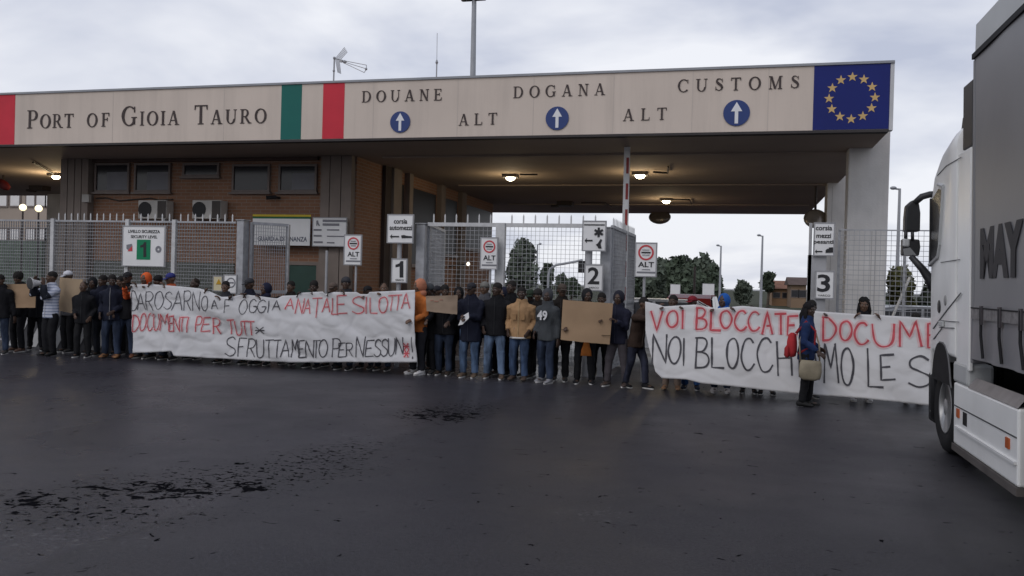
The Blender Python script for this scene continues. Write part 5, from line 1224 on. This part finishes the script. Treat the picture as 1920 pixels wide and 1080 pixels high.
def person(lab, x, Y, h, rz=0.0, skin=0, top=(.02, .02, .025), bot=(.02, .025, .04), shoe=(.03, .03, .03), head='hair', hc=(.02, .018, .017), R_=None, L_=None, stance=.11, stride=0.0, long=False, hood=False, rigid=False,
           lean=0.0, turn=0.0, nod=0.0, wide=0, sole=True, vest=None, group='people standing at the gate', name='person', bag=0, zip_=None, cuffs=None, slim=1.0):
    NP[0] += 1; k = h/1.75; q_ = random.Random(NP[0]*7+3)
    if not wide: wide = q_.uniform(.92, 1.12)
    if not turn: turn = q_.uniform(-.55, .55)
    if not nod: nod = q_.uniform(-.06, .22)
    if group.startswith('people standing') and not rigid: rz += q_.uniform(-.22, .22); lean += q_.uniform(-.02, .05); stance += q_.uniform(-.03, .045); stride += q_.uniform(-.06, .06); hood = hood or q_.random() < .45
    e = empty(name, (x, Y, 0), lab, 'person', group, rz); r_ = random.Random(NP[0]*17)
    V = Vector; sway = r_.uniform(-.012, .012)
    lv = lambda z: V((sway*z, -lean*max(0, z-.9), 0))            # the trunk leans from the hips
    S = {s: V((.175*wide*s, .0, 1.372))+lv(1.372) for s in (1, -1)}
    tgt = {1: L_, -1: R_}; arms = {}
    dflt = {'down': (.27, .0, .80), 'pocket': (.205, -.10, .93), 'hold': (.20, -.30, 1.22), 'low': (.17, -.30, 1.02), 'chest': (.05, -.26, 1.10), 'belly': (.10, -.20, .98), 'mouth': (.04, -.30, 1.52), 'back': (.22, .10, .88), 'fold': (-.06, -.24, 1.18)}
    for s in (1, -1):
        t = tgt[s] or 'down'
        w_ = V((dflt[t][0]*s, dflt[t][1], dflt[t][2])) if isinstance(t, str) else V(t)/k
        if t == 'down': w_ += V((r_.uniform(-.03, .03), r_.uniform(-.06, .04), 0))
        E_, w_ = ik(S[s], w_, .295, .265, V((s*.30, .55, -.8)))
        arms[s] = (E_, w_)
    HIP = {s: V((.092*s, 0, .90)) for s in (1, -1)}
    FT = {1: V((stance, -stride, .085)), -1: V((-stance, stride, .085))}
    KN = {}
    for s in (1, -1): KN[s], FT[s] = ik(HIP[s], FT[s], .412, .408, V((s*.12, -1, 0)))
    hm = Matrix.Rotation(turn, 3, 'Z') @ Matrix.Rotation(nod, 3, 'X')
    hcn = V((0, -.018, 1.61))+lv(1.6)
    H = lambda p: hcn+hm @ V(p)
    # ---- body, one surface
    b = MB()
    ell(b, [(z, rx*wide, ry, lv(z).x, lv(z).y+cy) for z, rx, ry, cy in ((.82, .150, .105, 0), (.93, .155, .108, 0), (1.06, .135, .10, 0), (1.2, .155, .108, 0), (1.32, .168, .108, 0), (1.39, .138, .088, .005), (1.44, .075, .07, .005))])
    nb = V((0, .012, 1.40))+lv(1.4); b.tube([nb, nb+V((0, -.004, .08)), H((0, .012, -.06))], [.068, .056, .054], 12)
    b.ball(H((0, .014, .022)), (.079, .096, .106), 16, 12, hm).ball(H((0, -.022, -.055)), (.060, .064, .060), 14, 10, hm).ball(H((0, -.066, -.090)), (.024, .020, .020), 10, 8, hm)
    b.tube([H((0, -.080, .022)), H((0, -.098, -.012)), H((0, -.108, -.028))], [.010, .013, .017], 8).ball(H((0, -.074, .036)), (.054, .017, .013), 12, 8, hm).ball(H((0, -.082, -.056)), (.027, .014, .013), 12, 8, hm)
    for s in (1, -1): b.ball(H((s*.082, .012, -.004)), (.011, .021, .032), 10, 8, hm).ball(H((s*.036, -.058, -.020)), (.026, .026, .030), 10, 8, hm)
    for s in (1, -1):
        E_, w_ = arms[s]; b.tube([S[s]+V((-s*.03, 0, .0)), S[s]+V((s*.02, 0, -.02)), E_, E_+(w_-E_)*.3, w_], [.058, .056, .042, .043, .028], 10); b.ball(E_, .043, 10, 8)
        dirn = (w_-E_); pn = V((-s*.8, .35, -.4)) if w_.z < 1.0 else V((-s*.45, .1, -.8))
        hand(b, w_, dirn, pn, s)
        b.tube([HIP[s]+V((0, 0, .04)), HIP[s]+V((0, 0, -.05)), KN[s], KN[s]+(FT[s]-KN[s])*.3, FT[s]], [.070, .066, .046, .046, .034], 10); b.ball(KN[s], .047, 10, 8)
        b.rings([[(FT[s].x+q*math.cos(2*math.pi*j/10), FT[s].y+yy, .05+(zz)*math.sin(2*math.pi*j/10)) for j in range(10)] for yy, q, zz in ((.05, .025, .03), (.0, .034, .035), (-.09, .040, .028), (-.15, .03, .018))])
    for v in b.v: v *= k
    me = remeshed(b, 'body', .0098*k, .42); link('body', me, skinm(SK[skin % 4]), e)
    for s in (1, -1): MB().ball(H((s*.030, -.0815, .012))*k, tuple(q*k for q in (.0115, .007, .006)), 8, 6).build('eye', M_eye, e, True, local=True)
    # ---- jacket
    j = MB(); z0 = .66 if long else .78
    stn = [(z0, .196, .140, 0), (.90, .190, .136, 0), (1.07, .172, .122, 0), (1.22, .188, .130, 0), (1.31, .200, .130, 0), (1.37, .186, .120, .004), (1.41, .150, .108, .006), (1.445, .118, .100, .008), (1.48, .093, .094, .008), (1.52, .080, .086, .004)]
    ell(j, [(z, rx*wide*slim, ry*slim, lv(z).x, lv(z).y+cy) for z, rx, ry, cy in stn])
    for s in (1, -1):
        E_, w_ = arms[s]; u = (w_-E_); j.tube([S[s]+V((-s*.04, 0, -.005)), S[s]+V((s*.022, 0, -.02)), S[s]+(E_-S[s])*.55, E_, E_+u*.4, E_+u*.96], [.070, .074, .068, .064, .061, .050], 12); j.ball(S[s]+V((s*.002, 0, -.02)), .072, 12, 8); j.ball(E_, .064, 12, 8)
    if hood and head != 'hood': j.ball(V((0, .085, 1.475))+lv(1.45), (.11, .06, .07), 14, 8)
    for v in j.v: v *= k
    me = remeshed(j, 'jacket', .0165*k, .55); wrinkle(me, .014*k, NP[0], 10.5); jk = link('jacket', me, fab(top), e)
    if not zip_ and group.startswith('people standing') and q_.random() < .6 and not (head == 'hood' and top[0] < .2 and False): zip_ = tuple(min(.5, q*1.6+.02) for q in top); zr_ = .005
    else: zr_ = .008
    if zip_ and not any(c.name.startswith('zip') for c in jk.children):
        MB().tube([(V((0, (-.140 if z_ < 1.0 else -.131)*slim-lean*max(0, z_-.9)-(.004 if z_ < 1.4 else -.022), z_)))*k for z_ in (z0+.03, .95, 1.15, 1.3, 1.40, 1.47)], zr_*k, 5).build('zip', fab(zip_), jk, local=True)
    if cuffs:
        for s in (1, -1):
            E_, w_ = arms[s]; MB().tube([(S[s]+(E_-S[s])*.62)*k, E_*k, (E_+(w_-E_)*.5)*k, (E_+(w_-E_)*.99)*k], [.079*k, .076*k, .071*k, .057*k], 14).build('cuff', fab(cuffs), jk, True, local=True)
    # ---- trousers
    t = MB(); ell(t, [(z, rx*wide, ry, 0, 0) for z, rx, ry in ((1.0, .158, .112), (.92, .168, .120), (.84, .172, .124), (.78, .160, .115))])
    for s in (1, -1):
        t.tube([HIP[s]+V((0, 0, -.02)), HIP[s]+V((s*.004, 0, -.14)), KN[s], KN[s]+(FT[s]-KN[s])*.4, FT[s]+V((0, 0, .0))], [.098, .097, .076, .070, .062], 12); t.ball(KN[s], .077, 12, 8)
    for v in t.v: v *= k
    me = remeshed(t, 'trousers', .0165*k, .55); wrinkle(me, .013*k, NP[0]+40, 9); tr = link('trousers', me, denim(bot) if bot[2] > bot[0]*1.4 else fab(bot), e)
    # ---- shoes
    for s in (1, -1):
        f = FT[s]; toe = s*.12; P_ = lambda yy, q, z_, zz: [V((f.x+q*math.cos(2*math.pi*i/14)-toe*yy, f.y+yy, z_+zz*math.sin(2*math.pi*i/14)))*k for i in range(14)]
        sh = MB().rings([P_(.085, .012, .05, .02), P_(.07, .036, .055, .045), (P_(.02, .046, .062, .052)), P_(-.06, .049, .050, .040), P_(-.13, .051, .040, .028), P_(-.18, .040, .034, .020), P_(-.20, .014, .030, .010)]).build('shoe', fab(shoe, .6), e, True, local=True)
        if sole: MB().rings([[V((f.x+q*math.cos(2*math.pi*i/18)-toe*q2, 0, 0))*k+V((0, (f.y-.055+(.145)*math.sin(2*math.pi*i/18))*k, z_*k)) for i in range(18)] for z_, q, q2 in ((.002, .048, -.05), (.024, .053, -.05))]).build('sole', M_sole, sh, local=True)
    # ---- headgear and hair
    def dome(stn, nm, c, n=20):
        mb = MB().rings([[H((rx*math.cos(2*math.pi*i/n), cy+ry*math.sin(2*math.pi*i/n), z+tl*math.sin(2*math.pi*i/n)))*k for i in range(n)] for z, rx, ry, cy, tl in stn]); return mb.build(nm, fab(c), e, True, local=True)
    cols = None
    if head == 'beanie':
        dome([(.012, .087, .104, .012, -.012), (.045, .092, .109, .012, -.012), (.055, .088, .105, .012, -.012), (.09, .081, .098, .014, -.008), (.118, .056, .07, .016, 0), (.134, .026, .034, .016, 0), (.138, .004, .006, .016, 0)], 'beanie', hc)
    elif head == 'cap':
        dome([(.030, .085, .102, .012, -.004), (.06, .084, .101, .012, 0), (.09, .075, .090, .012, 0), (.115, .046, .056, .012, 0), (.126, .012, .014, .012, 0)], 'cap', hc)
        MB().rings([[H((sx*.070*w_, yy, .034+zz+dz)) * k for sx, dz in ((-1, -.008), (-.5, .002), (0, .005), (.5, .002), (1, -.008), (.5, -.006), (0, -.003), (-.5, -.006))] for yy, w_, zz in ((-.070, 1, 0), (-.12, .95, -.006), (-.165, .6, -.014))]).build('cap_peak', fab(hc), e, True, local=True)
    elif head in ('hair', 'curly', 'long'):
        a = .006 if head == 'hair' else .022
        mb = MB().ball(H((0, .022, .046))*k, tuple(q*k for q in ((.084, .100, .092) if head != 'curly' else (.098, .115, .105))), 22, 14, hm)
        for v in mb.v: v += (v-H((0, .02, .03))*k).normalized()*a*k*noise.noise(v*28)
        if head == 'long':
            mb.tube([H((0, .05, .03))*k, H((0, .075, -.10))*k, H((0, .08, -.26))*k], [.075*k, .095*k, .07*k], 14)
            for s in (1, -1): mb.tube([H((s*.066, .01, .03))*k, H((s*.082, .0, -.10))*k, H((s*.085, -.02, -.24))*k], [.03*k, .036*k, .02*k], 10)
        mb.build('hair', fab(hc), e, True, local=True)
    elif head == 'bald':
        mb = MB().ball(H((0, .024, .044))*k, tuple(q*k for q in (.0805, .093, .086)), 20, 12, hm); mb.build('hair', fab((.025, .018, .014)), e, True, local=True)
    elif head == 'hood':
        mb = MB().ball(H((0, .040, .014))*k, tuple(q*k for q in (.106, .118, .134)), 22, 14, hm).ball(H((0, .03, -.135))*k, tuple(q*k for q in (.112, .095, .085)), 18, 10, hm)
        for v in mb.v: v += (v-hcn*k).normalized()*.006*k*noise.noise(v*14)
        mb.build('hood', fab(hc), e, True, local=True)
    e['_h'] = h; del e['_h']
    return e
def at(px, py, Y):
    q = P(px, py, Y); return q.x, q.z
BLK, NAVY, CHAR, DKB = (.012, .012, .014), (.014, .016, .028), (.035, .035, .04), (.022, .018, .016)
JEAN, DJEAN, GREY = (.055, .085, .14), (.022, .03, .05), (.085, .085, .095)
def hold(bn, px, Y, h, spread=.2, rz=0.0, dz=.0):
    """both hands on the upper hem of a banner standing before the person"""
    x, _ = at(px, 560, Y); out = []
    for s in (1, -1):
        xx = x+s*spread; z = interp(bn.top, xx)-.055+dz; y = bn.y(xx, z)+.05-Y
        q = Matrix.Rotation(-rz, 3, 'Z') @ Vector((s*spread, y, z)); out.append(tuple(q))
    return out
def pp(lab, px, ytop, Y, hat=0.0, **kw):
    x, z = at(px, ytop, Y); return person(lab, x, Y, max(1.45, z-hat), **kw)
W1, W2 = 'people behind the left banner', 'people behind the right banner'
# left of the first banner
pp('person in black jacket cut off by the left edge of the picture', 2, 514, 14.3, rz=.5, top=BLK, bot=DJEAN, head='hair', R_='pocket', L_='down')
p = pp('curly haired person in black holding the leftmost cardboard placard', 37, 508, 14.85, hat=.02, top=BLK, bot=BLK, shoe=(.10, .06, .045), head='curly', R_=(-.24, -.33, 1.0), L_=(.24, -.33, 1.0), skin=1)
pp('person in dark clothes stepping between the placard and the megaphone man', 70, 520, 15.3, top=BLK, bot=BLK, shoe=(.02, .02, .02), head='hair', stride=.2, rz=.5, skin=3)
p = pp('man in pale striped shirt with dark sleeves raising a white megaphone', 97, 508, 14.45, rz=-.25, top=(.46, .48, .55), bot=BLK, shoe=(.015, .015, .015), head='hair', R_=(-.10, -.30, 1.50), L_=(.06, -.22, 1.45), sole=False, cuffs=(.02, .022, .03), stance=.08, skin=1)
mega = p
[c for c in p.children if c.name.startswith('jacket')][0].data.materials[0] = stripes()
pp('person in a white cap holding the half hidden placard', 131, 506, 15.25, top=GREY, bot=BLK, head='cap', hc=(.55, .55, .58), R_=(-.15, -.3, 1.1), L_=(.2, -.3, 1.0))
p = pp('person in black tracksuit with white shoe soles facing the first banner', 158, 527, 14.55, rz=.35, top=BLK, bot=(.014, .014, .015), shoe=BLK, head='bald', R_='belly', L_='pocket', stance=.15, skin=1)
pp('person in dark navy jacket and dark trousers beside the black tracksuit', 193, 515, 14.95, top=NAVY, bot=(.02, .022, .028), head='hair', R_='pocket', L_='pocket', rz=.3)
pp('person in navy jacket with pale zip and tan boots beside the black cap', 212, 514, 14.7, rz=.55, top=NAVY, bot=DJEAN, shoe=(.22, .11, .05), head='hair', sole=False, zip_=(.2, .2, .21), R_='pocket', L_='belly', skin=3)
pp('person in black cap with brown boots at the left end of the banner', 238, 508, 14.85, rz=.45, hat=.0, top=BLK, bot=DJEAN, shoe=(.14, .06, .035), head='cap', hc=(.02, .02, .022), sole=False, R_='pocket', L_=(.20, -.3, 1.30))
# behind the first banner
def b1(lab, px, ytop, **kw):
    Y = kw.pop('Y', 14.97); x, z = at(px, ytop, Y); h = max(1.5, z-kw.pop('hat', 0)); hd = hold(bn1, px, Y, h, kw.pop('spread', .17)); kw.setdefault('bot', DJEAN); kw.setdefault('shoe', (.025, .025, .027))
    return person(lab, x, Y, h, R_=hd[1], L_=hd[0], group=W1, **kw)
b1('person in a bright orange hood at the left end of the left banner', 273, 511, top=(.55, .10, .03), head='hood', hc=(.62, .11, .03), skin=1, shoe=(.03, .03, .03))
b1('person in a black beanie right of the orange hood', 298, 515, top=BLK, head='beanie', hc=(.015, .015, .017), Y=15.15)
b1('person in a blue cap over an orange collar behind the left banner', 321, 510, top=(.45, .10, .04), head='cap', hc=(.035, .04, .16), skin=2)
b1('bald headed person in grey behind the dipping left banner', 367, 521, top=GREY, head='bald', skin=3, Y=15.3)
b1('person in dark grey jacket where the left banner dips lowest', 423, 526, top=CHAR, head='hair', skin=2, turn=.3)
b1('person in a black and white cap before the open gate leaf', 470, 520, top=NAVY, head='cap', hc=(.04, .04, .045), turn=-.4)
b1('person in a navy hood before the open gate leaf', 497, 530, top=NAVY, head='hood', hc=(.018, .02, .04))
b1('person with short hair before the dark green door, left one', 545, 526, top=DKB, head='hair', skin=1, Y=15.3)
b1('person in black looking down before the dark green door, right one', 590, 525, top=BLK, head='hair', skin=3, nod=.3)
b1('person with small pale brown cap below the thin bare pole', 625, 528, top=GREY, head='cap', hc=(.12, .09, .075), Y=15.35, skin=2)
b1('person in a charcoal beanie below the lane one stop sign', 650, 518, top=CHAR, head='beanie', hc=(.04, .04, .045))
b1('person in dark jacket below the lane one number board', 722, 529, top=DKB, head='bald', Y=15.2, skin=2)
b1('person in black with dark cap near the right end of the left banner', 690, 534, top=BLK, head='cap', hc=(.02, .02, .022), Y=15.35)
# middle
p = pp('person in orange hooded jacket holding the right end of the left banner', 787, 523, 14.85, rz=-.45, hat=.0, top=(.46, .14, .035), bot=(.025, .025, .03), shoe=(.62, .60, .58), head='hood', hc=(.42, .17, .10), R_=(-.16, -.10, 1.40), L_='low', skin=2, rigid=True)
pp('person in a grey beanie and black coat between orange jacket and placard', 806, 531, 15.1, top=BLK, bot=BLK, head='beanie', hc=(.06, .065, .07), long=True)
pp('person in dark jeans holding the small cardboard placard', 836, 533, 15.0, top=BLK, bot=DJEAN, head='hair', R_=(-.22, -.42, 1.02), L_=(.18, -.42, 1.00), shoe=(.03, .025, .02))
pp('person in black behind the navy coat, beside the small placard', 862, 538, 15.4, top=BLK, bot=BLK, head='hood', hc=(.015, .015, .016))
pn = pp('person in long navy coat and blue jeans holding white folded paper', 884, 528, 14.85, top=NAVY, bot=JEAN, shoe=(.11, .08, .055), head='cap', hc=(.03, .03, .035), long=True, R_=(-.06, -.30, 1.08), L_=(.05, -.30, 1.12), wide=1.08)
pp('person in a pale grey beanie behind the navy coat', 909, 527, 15.35, top=GREY, bot=DJEAN, head='beanie', hc=(.16, .155, .14), skin=2)
pp('person in black jacket and light blue jeans in the middle of the row', 931, 529, 14.9, top=BLK, bot=(.085, .12, .18), shoe=(.10, .07, .05), head='hair', R_='pocket', L_='down', wide=1.12, skin=3)
pp('tall person in black behind the tan jacket', 959, 525, 15.35, top=BLK, bot=BLK, head='hair', skin=3)
pp('person in tan work jacket and blue jeans with hands in pockets', 977, 537, 14.85, rz=.1, top=(.36, .22, .115), bot=(.035, .055, .10), shoe=(.07, .05, .04), head='hair', R_='pocket', L_='pocket', wide=1.1, skin=3, sole=False)
pp('person in dark jacket partly hidden between tan jacket and grey hoodie', 1010, 540, 15.25, top=DKB, bot=BLK, head='beanie', hc=(.03, .028, .026), skin=1)
p49 = pp('person in charcoal hoodie printed 49 with grey sports shoes', 1028, 541, 14.7, rz=-.55, top=(.055, .06, .065), bot=DJEAN, shoe=(.22, .22, .23), head='hood', hc=(.06, .062, .068), R_='pocket', L_='down', skin=3)
k49 = .95
sign_text('49', Vector(p49.location)+Vector((-.0, -.172, 1.19)), .2, fab((.62, .62, .63)), [c for c in p49.children if c.name.startswith('jacket')][0], bold=.006, width=.21, height=.17)
pp('person in brown cap and dark coat left of the largest placard', 1054, 530, 15.1, top=DKB, bot=BLK, head='cap', hc=(.07, .055, .045), R_='pocket', L_=(.16, -.3, 1.1), long=True)
pp('person in black hood holding the largest cardboard placard', 1100, 541, 14.9, top=BLK, bot=BLK, head='hood', hc=(.018, .018, .02), R_=(-.30, -.40, 1.02), L_=(.30, -.40, 1.0), shoe=BLK)
pp('person in navy hooded jacket and grey trousers before the open gate leaf', 1161, 545, 14.75, top=(.018, .019, .034), bot=(.07, .062, .068), shoe=(.06, .045, .04), head='hood', hc=(.022, .022, .032), R_=(-.16, -.34, 1.12), L_=(.10, -.30, 1.14), rz=-.1, stance=.15)
pp('person in dark brown jacket pulling on the left end of the right banner', 1196, 556, 14.7, rz=.9, top=(.04, .026, .02), bot=(.02, .022, .035), shoe=BLK, head='hair', lean=.25, R_=(-.05, -.50, 1.38), L_=(.12, -.46, 1.30), stride=.17, skin=1, rigid=True)
for lab, px, yt, Y, tp, hd, hc_ in (('person in black squeezed between the navy jacket and the black tracksuit', 176, 520, 15.3, BLK, 'hood', (.015, .015, .017)),
        ('person in brown coat in the second row right of the navy zip jacket', 226, 517, 15.4, DKB, 'hair', (.02, .018, .017)),
        ('person in charcoal behind the grey beanie, before the closed gate', 821, 534, 15.6, CHAR, 'cap', (.03, .03, .035)),
        ('person in navy anorak behind the light blue jeans, second row', 946, 538, 15.6, NAVY, 'hood', (.02, .022, .04)),
        ('person in black with dark green cap behind the tan jacket, second row', 995, 541, 15.55, BLK, 'cap', (.03, .045, .03)),
        ('person in dark brown beside the navy hooded jacket, before the lane two pillar', 1128, 548, 15.35, DKB, 'hair', (.02, .018, .017))):
    pp(lab, px, yt, Y, top=tp, bot=BLK, head=hd, hc=hc_, R_='pocket', L_='pocket', skin=px)
# behind the second banner
def b2(lab, px, ytop, **kw):
    Y = kw.pop('Y', 14.75); x, z = at(px, ytop, Y); h = max(1.45, z-kw.pop('hat', 0)); hd = hold(bn2, px, Y, h, kw.pop('spread', .17)); kw.setdefault('bot', DJEAN); kw.setdefault('shoe', (.03, .03, .032))
    return person(lab, x, Y, h, R_=hd[1], L_=hd[0], group=W2, **kw)
b2('person in tan boots with dark hair showing over the small tilted board', 1264, 552, top=DKB, head='hair', shoe=(.24, .14, .08), bot=(.20, .15, .12), sole=False)
b2('person in a dark red cap behind the red and black words', 1300, 553, Y=14.95, top=CHAR, head='cap', hc=(.20, .02, .03), bot=(.035, .09, .24), shoe=(.02, .03, .05))
b2('person in a bright blue hood behind the right banner', 1356, 550, top=(.02, .09, .30), head='hood', hc=(.02, .10, .36), shoe=(.60, .55, .52))
b2('person with only black feet showing under the right banner', 1408, 572, Y=14.9, top=BLK, head='bald', bot=BLK)
b2('person with dark feet and grey trousers showing under the right banner', 1442, 574, Y=14.85, top=CHAR, head='bald', bot=GREY, shoe=(.025, .025, .027))
b2('dark haired person behind the blue jacketed walker', 1522, 562, Y=14.75, top=BLK, head='hair', skin=3, shoe=(.09, .09, .09))
b2('long haired person in white shoes below the concrete column', 1619, 556, Y=14.65, top=BLK, head='long', hc=(.012, .011, .011), shoe=(.60, .58, .56), skin=2)
b2('person with dark hair close to the lorry behind the right banner', 1716, 585, Y=14.75, top=DKB, head='hair')
# walker before the second banner, with red rucksack and beige bag
pw = pp('person in blue jacket and black trousers walking before the right banner', 1514, 566, 13.6, rz=1.35, top=(.016, .030, .085), bot=(.012, .012, .014), shoe=(.02, .02, .02), head='long', hc=(.012, .011, .012), R_=(-.24, -.20, .85), L_='belly', lean=.02, stride=.035, stance=.10, skin=3, sole=False, wide=.98, rigid=True)
wx, wy = pw.location.x, pw.location.y
e = empty('rucksack', (wx-.2, wy-.02, .70), 'red rucksack on the back of the blue jacketed walker', 'rucksack')
mb = MB().rings([[(wx-.205+rx*math.cos(2*math.pi*j/16), wy-.04+ry*math.sin(2*math.pi*j/16), z) for j in range(16)] for z, rx, ry in ((.74, .03, .05), (.76, .058, .085), (.84, .075, .105), (.97, .075, .10), (1.08, .05, .085), (1.11, .02, .04))])
for v in mb.v: v += Vector((.014, .012, .008))*noise.noise(v*13)
M_rk = fab((.40, .035, .04)); mb.build('pack', M_rk, e, True)
MB().rings([[(wx-.275+rx*math.cos(2*math.pi*j/14), wy-.05+ry*math.sin(2*math.pi*j/14), z) for j in range(14)] for z, rx, ry in ((.73, .02, .06), (.76, .045, .085), (.87, .04, .085), (.91, .015, .05))]).build('front_pocket', fab((.33, .03, .035)), e, True)
for s in (1, -1): MB().tube([(wx-.15, wy-.04+s*.08, 1.10), (wx-.02, wy-.02+s*.12, 1.29), (wx+.115, wy-.02+s*.12, 1.15), (wx+.11, wy+s*.135, .95), (wx-.12, wy-.03+s*.11, .80)], .016, 8).build('strap', fab((.30, .03, .035)), e, True)
e = empty('shoulder_bag', (wx+.02, wy-.2, .42), 'beige cloth bag hanging at the hip of the blue jacketed walker', 'bag')
mb = MB().rings([[(wx+.05+rx*math.cos(2*math.pi*j/18), wy-.20+ry*math.sin(2*math.pi*j/18), z) for j in range(18)] for z, rx, ry in ((.42, .09, .03), (.45, .15, .05), (.54, .165, .065), (.66, .155, .055), (.71, .14, .035))])
for v in mb.v: v += Vector((.012, .02, .012))*noise.noise(v*9)
mb.build('bag_body', fab((.27, .235, .17)), e, True)
MB().tube([(wx-.09, wy-.19, .70), (wx-.11, wy-.17, .98), (wx+.0, wy-.02, 1.30), (wx+.09, wy+.02, 1.26), (wx+.17, wy-.16, .95), (wx+.18, wy-.19, .70)], .013, 8).build('strap', fab((.27, .23, .17)), e, True)
# megaphone, white paper, orange cloth
q = Vector(mega.location); f_ = Vector((-.35, -1, -.05)).normalized(); o_ = q+Vector((-.03, -.22, 1.52*.95+.04))
e = empty('megaphone', o_, 'white megaphone held up to the mouth of the man in the striped shirt', 'megaphone')
def cone(stn, nm, m):
    mb = MB().tube([o_+f_*t for t, _ in stn], [r for _, r in stn], 20); return mb.build(nm, m, e, True)
cone([(-.06, .035), (.0, .04), (.06, .05), (.15, .075), (.22, .12), (.235, .125)], 'horn', mat('white megaphone plastic', (.56, .55, .54), .4, .4, .06, 5))
cone([(.2355, .122), (.238, .11)], 'horn_mouth', M_blackp)
MB().tube([o_+Vector((0, 0, -.03)), o_+Vector((0, .01, -.14))], .018, 8).build('grip', M_blackp, e, True)
q = Vector(pn.location); e = tag(MB().prism([(q.x-.10, q.y-.40, .96), (q.x-.02, q.y-.40, .98), (q.x+.10, q.y-.41, 1.10), (q.x+.085, q.y-.40, 1.20), (q.x-.03, q.y-.40, 1.13)], (0, .012, 0)).build('folded_paper', mat('white paper', (.74, .74, .74), .8, .2, .04, 9)), 'crumpled white folded paper held before the navy coat', 'paper')
e = tag(MB().rings([[(P(1100, 660, 14.86).x+rx*math.cos(2*math.pi*j/12), 14.80+ry*math.sin(2*math.pi*j/12), z) for j in range(12)] for z, rx, ry in ((.50, .10, .02), (.60, .085, .03), (.72, .05, .03), (.85, .03, .02))]).build('orange_cloth', fab((.50, .17, .04)), None, True), 'orange cloth hanging below the largest placard', 'cloth')

# small details of single people
pt_ = [o for o in bpy.data.objects if o.get('label', '').startswith('person in tan work jacket')][0]
MB().tube([(.165*math.cos(R(a)), -.02+.125*math.sin(R(a)), .765) for a in range(190, 351, 16)], .018, 6).build('shirt_hem', fab((.55, .54, .52)), pt_, True, local=True)
MB().box((-.12, -.147, 1.09), (-.04, -.128, 1.19)).box((.04, -.147, 1.09), (.12, -.128, 1.19)).build('chest_pocket', fab((.30, .18, .09)), [c for c in pt_.children if c.name.startswith('jacket')][0], local=True)
for s in (1, -1): MB().prism([(s*.03, -.120, 1.33), (s*.075, -.110, 1.41), (s*.05, -.10, 1.43)], (0, .012, 0)).build('shirt_collar', fab((.5, .5, .5)), pn, local=True)
